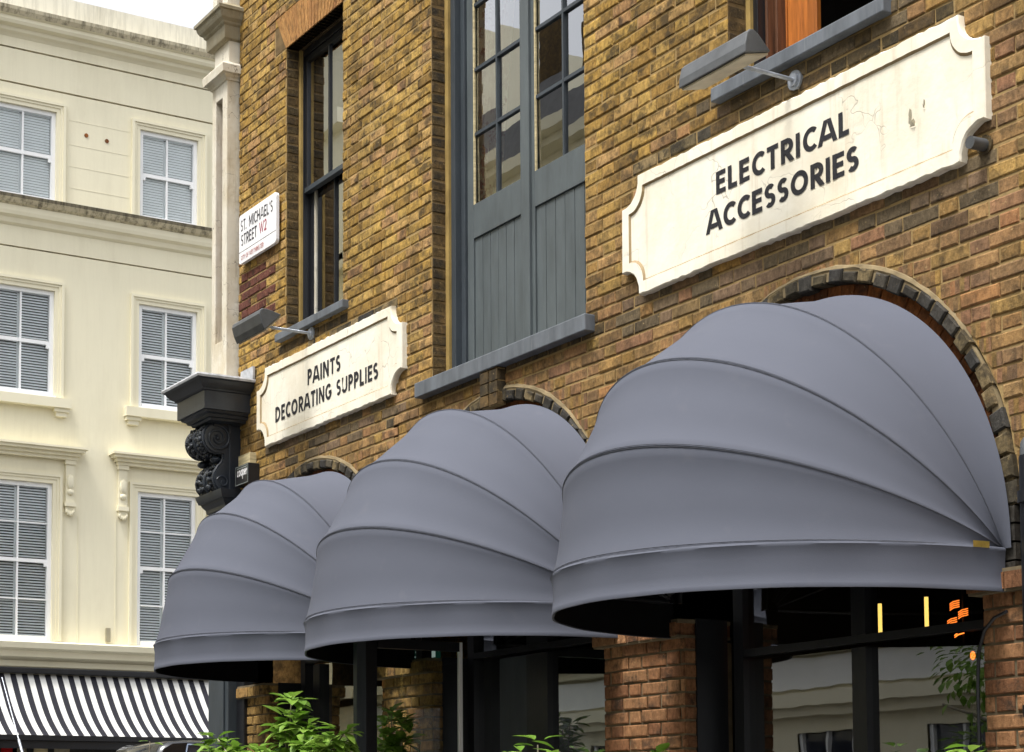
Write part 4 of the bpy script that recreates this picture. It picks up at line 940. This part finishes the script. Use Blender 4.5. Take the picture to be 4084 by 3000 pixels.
plant(-7.78, -.95, 1.95, [(.0, 0, 1.3, -.02, 0, 1.96), (.1, 0, 1.3, .18, .0, 1.92), (-.1, 0, 1.3, -.15, .0, 1.91)], 40, 'low leafy shrub in front of the middle shop glass', 13, .11, .2)
plant(-6.84, -1.0, 1.8, [(.0, 0, 1.3, 0, 0, 1.885), (.08, 0, 1.3, .08, .0, 1.85)], 28, 'low shrub in front of the red brown brick pier between the two nearest awnings', 14, .1, .2)
plant(-4.80, -1.0, 1.9, [(.0, 0, 1.3, 0, 0, 1.825), (.06, 0, 1.3, -.05, .0, 1.79)], 24, 'low shrub in front of the right-hand pane of the nearest shop window', 15, .09, .2)
plant(-12.92, -1.05, 2.0, [(.0, 0, 1.5, .02, 0, 2.17), (-.05, 0, 1.4, -.1, 0, 2.05)], 9, 'thin sprig of leaves in front of the black van', 16, .09, .15)

def street_tree(x, y, h_, seed, label):
    rr = random.Random(seed); e = empty('street_tree', (x, y, .12), label, 'tree')
    m_ = MB(); m_.tube([(x, y, .1), (x+.03, y, 1.2), (x-.03, y+.02, 2.4), (x+.02, y, h_*.75)], [.11, .09, .075, .03], 'stem', 10)
    for k in range(7):
        an = k*2.4; z = 1.9+.35*k; L_ = 1.25-.08*k; m_.tube([(x, y, z), (x+.5*L_*math.cos(an), y+.5*L_*math.sin(an), z+.45), (x+L_*math.cos(an), y+L_*math.sin(an), z+.7)], [.04, .03, .012], 'stem', 6)
    m_.build('trunk', e, smooth=True); m_ = MB()
    cl = [(x+rr.gauss(0, .7), y+rr.gauss(0, .7), h_*.62+rr.gauss(0, h_*.16), rr.uniform(.35, .75)) for _ in range(16)]
    for (a, b, c, q) in cl:
        for k in range(90):
            d = Vector((rr.gauss(0, 1), rr.gauss(0, 1), rr.gauss(0, 1))).normalized(); p_ = Vector((a, b, c))+d*q*rr.uniform(.5, 1.0)
            leaf_add(m_, p_, d+Vector((rr.uniform(-.6, .6), rr.uniform(-.6, .6), -.4)), Vector((0, 0, 1)), rr.uniform(.1, .17), .08, rr)
    m_.build('crown', e); return e
street_tree(-15.6, -10.9, 4.6, 21, 'small leafy street tree across the road, mirrored in the nearest shop window')

# ================================================================== CREAM BUILDING ACROSS THE SIDE STREET
XC = -32.0
K = empty('cream_building', (XC, 5, 0), 'tall cream stucco terrace with white sash windows and a grimy string course', 'building')
LV = [(12.70, 14.40), (9.16, 11.10), (4.76, 7.60)]; YC = [1.105, 3.845, 6.585, 9.325]; WW = 1.15
holes = [(y-WW/2, y+WW/2, a, b) for y in YC for a, b in LV]
mb = MB(); g = lambda u, v: (XC, u, v); GZ = ((15.43, .016), (14.79, .016), (11.805, .014))
panel(mb, (-9, 18), (4.2, 15.75), holes+[(-10, 19, z-h_, z+h_) for z, h_ in GZ], g, 'cream')
for z, h_ in GZ:
    q = XC-.05
    mb.quad((q, -9, z-h_), (q, 18, z-h_), (q, 18, z+h_), (q, -9, z+h_), 'creamdirty'); mb.quad((XC, -9, z-h_), (XC, 18, z-h_), (q, 18, z-h_), (q, -9, z-h_), 'creamdirty'); mb.quad((XC, -9, z+h_), (XC, 18, z+h_), (q, 18, z+h_), (q, -9, z+h_), 'creamtrim')
for (a, b, c, d) in holes:
    q = XC-.16
    mb.quad((XC, a, c), (q, a, c), (q, a, d), (XC, a, d), 'creamtrim'); mb.quad((XC, b, c), (q, b, c), (q, b, d), (XC, b, d), 'creamtrim'); mb.quad((XC, a, d), (XC, b, d), (q, b, d), (q, a, d), 'creamtrim'); mb.quad((XC, a, c), (XC, b, c), (q, b, c), (q, a, c), 'creamtrim')
mb.box(XC-10, XC-.4, -9, -8.7, 0, 16, 'cream'); mb.box(XC-10, XC-.4, 17.7, 18, 0, 16, 'cream'); mb.box(XC-10.3, XC-10, -9, 18, 0, 16, 'cream')
for y0_, y1_ in ((-9, -8.98), (17.98, 18)): mb.quad((XC, y0_, 0), (XC-.4, y0_, 0), (XC-.4, y0_, 16), (XC, y0_, 16), 'cream')
mb.build('stucco_wall', K)
mb = MB()
for z, a, b in ((14.3, 4.66, 5.8), (13.85, 4.66, 5.8), (13.45, 4.66, 5.8), (13.05, 4.66, 5.8)): mb.box(XC+.001, XC+.004, a, b, z, z+.012, 'creamtrim')
for y in (4.9, 5.6): mb.box(XC+.001, XC+.012, y-.01, y+.01, 4.76, 7.05, 'creamtrim')
mb.build('fillet', K)
mb = MB(); mb.box(XC-.35, XC-.05, -9, 18, 15.9, 16.58, 'parapet'); mb.build('parapet', K)
mb = MB(); mb.box(XC-10, XC-.36, -9, 18, 15.9, 16.0, 'roofing'); mb.build('roof', K)
def course(name, prof, mats, ya=-9, yb=18, parent=K):
    m_ = MB()
    for (p0, p1, mt) in zip(prof, prof[1:], mats): m_.quad((XC+p0[0], ya, p0[1]), (XC+p0[0], yb, p0[1]), (XC+p1[0], yb, p1[1]), (XC+p1[0], ya, p1[1]), mt)
    for y in (ya, yb): m_.add([(XC+a, y, b) for a, b in prof], [tuple(range(len(prof)))], 'creamtrim')
    return m_.build(name, parent, smooth=False)
course('cornice', [(.0, 15.62), (.04, 15.66), (.10, 15.70), (.12, 15.76), (.22, 15.79), (.25, 15.84), (.25, 15.90), (.30, 15.92), (.35, 15.99), (.36, 16.05), (-.05, 16.12)], ['creamtrim']*6+['creamtrim', 'creamdirty', 'creamdirty', 'creamdirty'])
course('string_course', [(.0, 12.18), (.06, 12.22), (.09, 12.30), (.16, 12.34), (.18, 12.40), (.18, 12.50), (.24, 12.53), (.30, 12.60), (.31, 12.66), (.0, 12.72)], ['creamtrim']*5+['creamdirty', 'creamdirty', 'creamblack', 'creamblack'])
course('shop_cornice', [(.0, 4.25), (.06, 4.30), (.06, 4.40), (.20, 4.46), (.22, 4.56), (.34, 4.60), (.36, 4.70), (.0, 4.76)], ['creamtrim']*8)
course('shop_fascia', [(.0, 3.3), (.05, 3.3), (.05, 4.24), (.0, 4.25)], ['creamtrim']*3)
mb = MB(); mb.box(XC-.3, XC-.02, -9, 18, 0, 3.3, 'dark')
for y in range(-8, 18, 2): mb.box(XC-.02, XC+.03, y, y+.12, .1, 3.3, 'blackpaint')
for (y, z, h_, m_) in ((3.55, 2.75, .12, 'red'), (3.75, 2.72, .18, 'stonedirty'), (4.1, 2.76, .1, 'rawwood'), (4.5, 2.7, .2, 'stonedirty')): mb.box(XC-.018, XC+.0, y, y+.28, z, z+h_, m_)
mb.build('shop_window', K)

def cream_window(yc, z0, z1, lev):
    """window built about its own origin at the foot of the opening"""
    q = -.065; h2 = WW/2
    m_ = MB(); m_.local = True
    m_.box(q-.08, q+.03, -h2+.001, -h2+.075, 0.001, z1-z0-.001, 'winwhite'); m_.box(q-.08, q+.03, h2-.075, h2-.001, 0.001, z1-z0-.001, 'winwhite'); m_.box(q-.08, q+.03, -h2+.076, h2-.076, z1-z0-.075, z1-z0-.001, 'winwhite'); m_.box(q-.08, q+.06, -h2+.076, h2-.076, .001, .09, 'winwhite')
    H = z1-z0; zm = H*.5+.02
    m_.box(q-.03, q+.02, -h2+.077, h2-.077, zm-.035, zm+.03, 'winwhite')
    for s_ in (-1, 1): m_.box(q-.03, q+.022, s_*(h2-.10)-.03, s_*(h2-.10)+.03, zm-.10, zm-.036, 'winwhite')
    vb = -.02 if lev != 2 else -.03
    m_.box(q-.025, q+.012, vb-.016, vb+.016, .091, zm-.036, 'winwhite'); m_.box(q-.025, q+.012, vb-.016, vb+.016, zm+.031, H-.076, 'winwhite')
    if lev == 2:
        for z in ((zm+.03+H-.076)/2, (.09+zm-.036)/2): m_.box(q-.022, q+.010, -h2+.077, h2-.077, z-.012, z+.012, 'winwhite')
    o = m_.build('window', K); o.location = Vector((XC, yc, z0))-K.location
    m_ = MB(); m_.local = True
    m_.quad((q-.04, -h2+.07, .08), (q-.04, h2-.07, .08), (q-.042, h2-.07, zm), (q-.042, -h2+.07, zm), 'farglass'); m_.quad((q-.015, -h2+.07, zm), (q-.015, h2-.07, zm), (q-.012, h2-.07, H-.07), (q-.012, -h2+.07, H-.07), 'farglass'); m_.build('pane', o)
    m_ = MB(); m_.local = True; dz, dd = ((.050, .016), (.038, .032), (.034, .034))[lev]
    for a_, b_ in ((-h2+.08, vb-.04), (vb+.02, h2-.08)):
        z = .1
        while z < H-.08:
            m_.quad((q-.085, a_, z+dz), (q-.085, b_, z+dz), (q-.085+dd, b_, z), (q-.085+dd, a_, z), 'blind'); z += .05
    m_.box(q-.115, q-.105, vb-.035, vb+.015, .08, H-.08, 'blind')
    m_.build('blind', o)
    m_ = MB(); m_.local = True; m_.quad((q-.4, -h2-.1, -.1), (q-.4, h2+.1, -.1), (q-.4, h2+.1, H+.1), (q-.4, -h2-.1, H+.1), 'dark'); m_.build('dark_room', o)
    # moulded surround
    m_ = MB(); m_.local = True
    for k, (w0, w1, d_) in enumerate(((.0, .07, .02), (.07, .115, .038), (.115, .165, .06))):
        lo = 0.0 if lev != 0 else 0.02
        m_.box(.001, d_, -h2-w1, -h2-w0, lo, H+w0, 'creamtrim'); m_.box(.001, d_, h2+w0, h2+w1, lo, H+w0, 'creamtrim'); m_.box(.001, d_+.001, -h2-w1, h2+w1, H+w0+.0005, H+w1, 'creamtrim')
    m_.build('surround', o)
    if lev == 1:
        m_ = MB(); m_.local = True; m_.box(.001, .16, -h2-.28, h2+.28, -.2, -.03, 'creamtrim'); m_.box(-.09, .13, -h2+.001, h2-.001, -.029, .0, 'winwhite')
        for s_ in (-1, 1): m_.box(.001, .12, s_*(h2+.12)-.14, s_*(h2+.12)+.14, -.27, -.201, 'creamtrim'); m_.box(.001, .09, s_*(h2+.12)-.10, s_*(h2+.12)+.10, -.35, -.271, 'creamtrim')
        m_.build('sill', o)
    if lev == 2:
        m_ = MB(); m_.local = True
        for (e_, zz0, zz1, d_) in ((.42, 3.28, 3.34, .12), (.46, 3.34, 3.40, .18), (.52, 3.40, 3.45, .26), (.56, 3.45, 3.49, .30)): m_.box(.001, d_, -h2-e_, h2+e_, zz0+.0003, zz1, 'creamtrim')
        m_.build('hood', o)
        for s_ in (-1, 1):
            m_ = MB(); m_.local = True; yy = s_*(h2+.30)
            m_.box(.001, .10, yy-.10, yy+.10, 3.20, 3.279, 'creamtrim'); m_.box(.001, .07, yy-.08, yy+.08, 2.35, 3.199, 'creamtrim')
            m_.ball((.08, yy, 2.88), (.05, .075, .14), 'creamtrim', 8, 6); m_.ball((.08, yy, 2.70), (.045, .07, .06), 'creamtrim', 8, 6); m_.box(.001, .11, yy-.10, yy+.10, 2.44, 2.52, 'creamtrim')
            for j in range(5): m_.ball((.075, yy+.075*math.sin(R(-60+30*j)), 2.40-.09*math.cos(R(-60+30*j))), (.035, .026, .045), 'creamtrim', 6, 5)
            m_.build('hood_bracket', o, smooth=True, angle=35)
    return o
for lev, (z0, z1) in enumerate(LV):
    p0 = cream_window(YC[1], z0, z1, lev)
    for y in (YC[0], YC[2], YC[3]):
        c_ = copy_tree(p0); c_.location = Vector((XC, y, z0))-K.location
mb = MB()
for (y, z) in ((4.98, 14.08), (5.37, 14.05)): mb.tube([(XC-.02, y, z), (XC+.012, y, z)], .04, 'soffit', 8)
mb.box(XC+.001, XC+.05, 5.42, 5.5, 4.8, 5.05, 'stonedirty'); mb.build('vent', K)

# striped shop awning
SA = empty('striped_awning', (XC, 5, 3), 'black and white striped shop awning on the cream building', 'awning')
mb = MB(); mb.local = True; rows = []
for i in range(13):
    f = i/12; xo = .1+1.25*f; zz = 1.16-1.13*f-.16*math.sin(math.pi*f)*.9
    rows.append([(xo, -8+.3*j, zz) for j in range(51)])
mb.grid(rows, 'stripes'); mb.build('striped_cloth', SA, smooth=True)
mb = MB(); mb.local = True; mb.box(.05, .22, -8, 7.2, 1.165, 1.27, 'blackpaint'); mb.build('cassette', SA, bevel=.02)
mb = MB(); mb.local = True; mb.box(1.30, 1.42, -8, 7.2, -.06, .026, 'blackpaint'); mb.box(1.355, 1.365, -8, 7.2, -.20, -.061, 'blackpaint'); mb.build('front_bar', SA)
mb = MB(); mb.local = True
for y in (-7.5, -2.5, 2.5, 6.8): mb.tube([(.1, y, .3), (.75, y-.1, .12), (1.33, y, -.03)], .025, 'blackpaint', 8)
mb.build('folding_arm', SA)

# ================================================================== VEHICLES
def vehicle(name, loc, rot, L, Wd, H, prof_low, glass_z, paint, label, cat, antenna=None, trim=None):
    """side profile extruded and rounded; x forward, y across, z up, then turned by rot"""
    e = empty(name, loc, label, cat); e.rotation_euler = (0, 0, rot)
    m_ = MB(); m_.local = True
    n = len(prof_low); secs = []
    for f, inset in ((-1, .10), (-.97, .04), (-.9, .0), (.9, .0), (.97, .04), (1, .10)):
        row = []
        for (x, z) in prof_low:
            tuck = 0.0
            if z > glass_z: tuck = .16*(z-glass_z)/(H-glass_z)
            cx_ = x*(1-inset*.25); cz_ = z-(inset*.3 if z > H-.12 else 0)
            row.append((cx_, f*(Wd/2-tuck), cz_))
        secs.append(row)
    m_.grid(secs, paint, True)
    m_.add(secs[0], [tuple(range(n))], paint); m_.add(secs[-1], [tuple(range(n))], paint)
    body = m_.build('body', e, smooth=True, angle=32); body.location = (0, 0, 0)
    return e, body
def wheels(e, xs, Wd, r_):
    for x in xs:
        for s_ in (-1, 1):
            m_ = MB(); m_.local = True; m_.tube([(x, s_*(Wd/2-.2), r_), (x, s_*(Wd/2-.18), r_), (x, s_*(Wd/2-.02), r_), (x, s_*(Wd/2), r_)], [r_-.03, r_, r_, r_-.03], 'tyre', 24); o = m_.build('wheel', e, smooth=True)
            m_ = MB(); m_.local = True; m_.tube([(x, s_*(Wd/2-.01), r_), (x, s_*(Wd/2+.008), r_)], r_*.62, 'chrome', 20); m_.build('rim', o, smooth=True)
H = 2.6
vp_ = [(2.5, .35), (2.52, .8), (2.46, 1.15), (2.4, 1.3), (2.33, 1.9), (2.28, 2.4), (2.22, 2.52), (2.1, 2.585), (1.9, 2.6), (-2.2, 2.6), (-2.42, 2.52), (-2.5, 2.3), (-2.52, .6), (-2.5, .35)]
van, vb_ = vehicle('parked_van', (-22.96, 4.85, 0), -math.pi/2, 5.0, 1.95, H, vp_, 1.3, 'carpaint', 'black van with dark glass parked below the striped awning', 'van')
for s_ in (-1, 1):
    for (xa, xb_) in ((-.2, 2.1), (-2.3, -.3)):
        tk = lambda z: s_*(.975-.16*(z-1.3)/1.3+.006)
        mb = MB(); mb.local = True; zt = 2.545
        mb.add([(xa, tk(1.45), 1.45), (xb_, tk(1.45), 1.45), (xb_-(.25 if xb_ > 1 else 0), tk(zt), zt), (xa, tk(zt), zt)], [(0, 1, 2, 3)], 'carglass'); o = mb.build('side_window', van)
        mb = MB(); mb.local = True; mb.tube([(xa, tk(1.45)+s_*.004, 1.45), (xa, tk(zt)+s_*.004, zt), (xb_-(.25 if xb_ > 1 else 0), tk(zt)+s_*.004, zt), (xb_, tk(1.45)+s_*.004, 1.45)], .014, 'cartrim', 6); mb.build('trim', o)
mb = MB(); mb.local = True; mb.grid([[(2.40, y, 1.33), (2.33, y*.93, 1.9), (2.295, y*.9, 2.3), (2.275, y*.88, 2.42)] for y in (-.82, -.4, 0, .4, .82)], 'carglass')
for i in range(len(mb.v)): mb.v[i] = (mb.v[i][0]+.012-.06*(abs(mb.v[i][1])/.8)**2*0, mb.v[i][1], mb.v[i][2]+.008)
mb.build('windscreen', van, smooth=True)
for s_ in (-1, 1):
    mb = MB(); mb.local = True; mb.ball((2.44, s_*.7, .95), (.08, .16, .12), 'lens', 10, 8); mb.build('headlight', van, smooth=True)
    mb = MB(); mb.local = True; mb.box(1.5, 1.62, s_*1.02, s_*1.2, 1.35, 1.65, 'carpaint'); mb.build('door_mirror', van, bevel=.03)
mb = MB(); mb.local = True; mb.box(2.49, 2.54, -.9, .9, .36, .6, 'lamp'); mb.build('bumper', van, bevel=.02)
mb = MB(); mb.local = True
for i in range(12): mb.box(-.5-.05*i, -.52-.05*i, .72, .76, 2.6, 2.66, 'winwhite')
mb.box(-1.12, -.45, .72, .76, 2.58, 2.615, 'winwhite'); mb.build('roof_rack', van)
wheels(van, (1.5, -1.5), 1.95, .34)
hp = [(2.05, .3), (2.1, .6), (2.0, .78), (1.2, .95), (.45, 1.4), (.1, 1.48), (-1.0, 1.5), (-1.6, 1.42), (-2.0, 1.0), (-2.1, .85), (-2.1, .3)]
AX, AY = -7.2, -3.72
car, cb_ = vehicle('parked_car', (AX, AY, 0), 0, 4.2, 1.75, 1.5, hp, .95, 'silverpaint', 'grey hatchback of which only the silver roof aerial shows at lower left', 'car')
mb = MB(); mb.local = True; mb.tube([(.17, 0.0, 1.48), (.15, .0, 1.53), (-.20, .0, 1.925)], .006, 'zinc', 10); mb.tube([(-.20, .0, 1.925), (-.44, .0, 2.195)], [.003, .002], 'zinc', 8); mb.build('aerial', car, smooth=True)
for s_ in (-1, 1):
    for (xa, xb_, c0) in ((-.3, .75, .35), (-1.45, -.36, 0)):
        tk = lambda z: s_*(.875-.16*(z-.95)/.55+.004); mb = MB(); mb.local = True
        mb.add([(xa, tk(.98), .98), (xb_, tk(.98), .98), (xb_-c0, tk(1.36), 1.36), (xa, tk(1.36), 1.36)], [(0, 1, 2, 3)], 'carglass'); mb.build('side_window', car)
    mb = MB(); mb.local = True; mb.ball((2.0, s_*.6, .68), (.1, .16, .08), 'lens', 10, 8); mb.build('headlight', car, smooth=True)
    mb = MB(); mb.local = True; mb.box(-2.12, -2.08, s_*.55, s_*.8, .8, .98, 'red'); mb.build('tail_light', car)
mb = MB(); mb.local = True; mb.quad((1.17, -.66, .99), (1.17, .66, .99), (.5, .6, 1.39), (.5, -.6, 1.39), 'carglass'); mb.build('windscreen', car)
wheels(car, (1.3, -1.3), 1.75, .31)

# ================================================================== TERRACE ACROSS THE MAIN STREET (seen in the glass)
OB = empty('opposite_terrace', (-14, -13, 0), 'pale stucco terrace across the street, seen mirrored in the shop windows', 'building')
YO = -13.0; cx_s = [-48+2.9*i for i in range(19)]; lv = [(.5, 2.9), (4.8, 7.2), (8.5, 10.6), (11.8, 13.4)]
hs_ = [(x-.65, x+.65, a, b) for x in cx_s for a, b in lv]
mb = MB(); panel(mb, (-50, 8), (0, 14.8), hs_, lambda u, v: (u, YO, v), 'cream'); mb.box(-50, 8, YO-8, YO-.4, 0, 14.8, 'cream'); mb.build('stucco_wall', OB)
mb = MB()
for z, d_ in ((3.3, .35), (4.3, .5), (7.7, .3), (11.0, .25), (14.4, .6)): mb.box(-50, 8, YO+.001, YO+d_, z, z+.22, 'creamtrim'); mb.box(-50, 8, YO+.001, YO+d_*.6, z-.15, z-.001, 'creamtrim')
mb.box(-50, 8, YO+.001, YO+.1, 3.6, 4.1, 'winwhite')
for x in cx_s: mb.box(x+1.2, x+1.7, YO+.001, YO+.12, 4.53, 7.5, 'creamtrim')
mb.build('cornice', OB)
mb = MB(); mb.prism([(YO-.5, 14.8), (YO-8, 14.8), (YO-6.5, 16.5), (YO-1.1, 16.5)], lambda a, b, d: (d, a, b), -50, 8, 'roofing')
for x in (-44, -37.5, -31, -27.5, -22, -13): mb.box(x, x+1.6, YO-2.6, YO-1.8, 16, 18.2, 'sooty'); mb.box(x+.2, x+.45, YO-2.4, YO-2.1, 18.201, 18.8, 'soffit'); mb.box(x+.9, x+1.15, YO-2.4, YO-2.1, 18.201, 18.7, 'soffit')
mb.build('roof', OB)
mb = MB(); mb.box(-62, -37.2, YO-8, YO+.3, 0, 20.6, 'cream')
for z, d_ in ((20.0, .6), (17.6, .3), (14.2, .3), (4.3, .5)): mb.box(-62.01, -37.19, YO+.3, YO+.3+d_, z, z+.35, 'creamtrim')
mb.build('tall_block', OB)
mw = MB(); mw.local = True
mw.quad((-.65, -.12, 0), (.65, -.12, 0), (.65, -.12, 2.4), (-.65, -.12, 2.4), 'carglass')
for a, b, c, d in ((-.65, -.57, 0, 2.4), (.57, .65, 0, 2.4), (-.57, .57, 1.0, 1.07), (-.02, .02, 0, 2.4)): mw.box(a, b, -.118+(.002 if c else 0), -.05, c, d, 'winwhite')
w0 = mw.build('window', OB); first = True
for x in cx_s:
    for a, b in lv:
        o = w0 if first else w0.copy()
        if not first: col.objects.link(o)
        first = False; o.location = Vector((x, YO, a))-OB.location; o.scale = (1, 1, (b-a)/2.4)
bpy.context.view_layer.update()
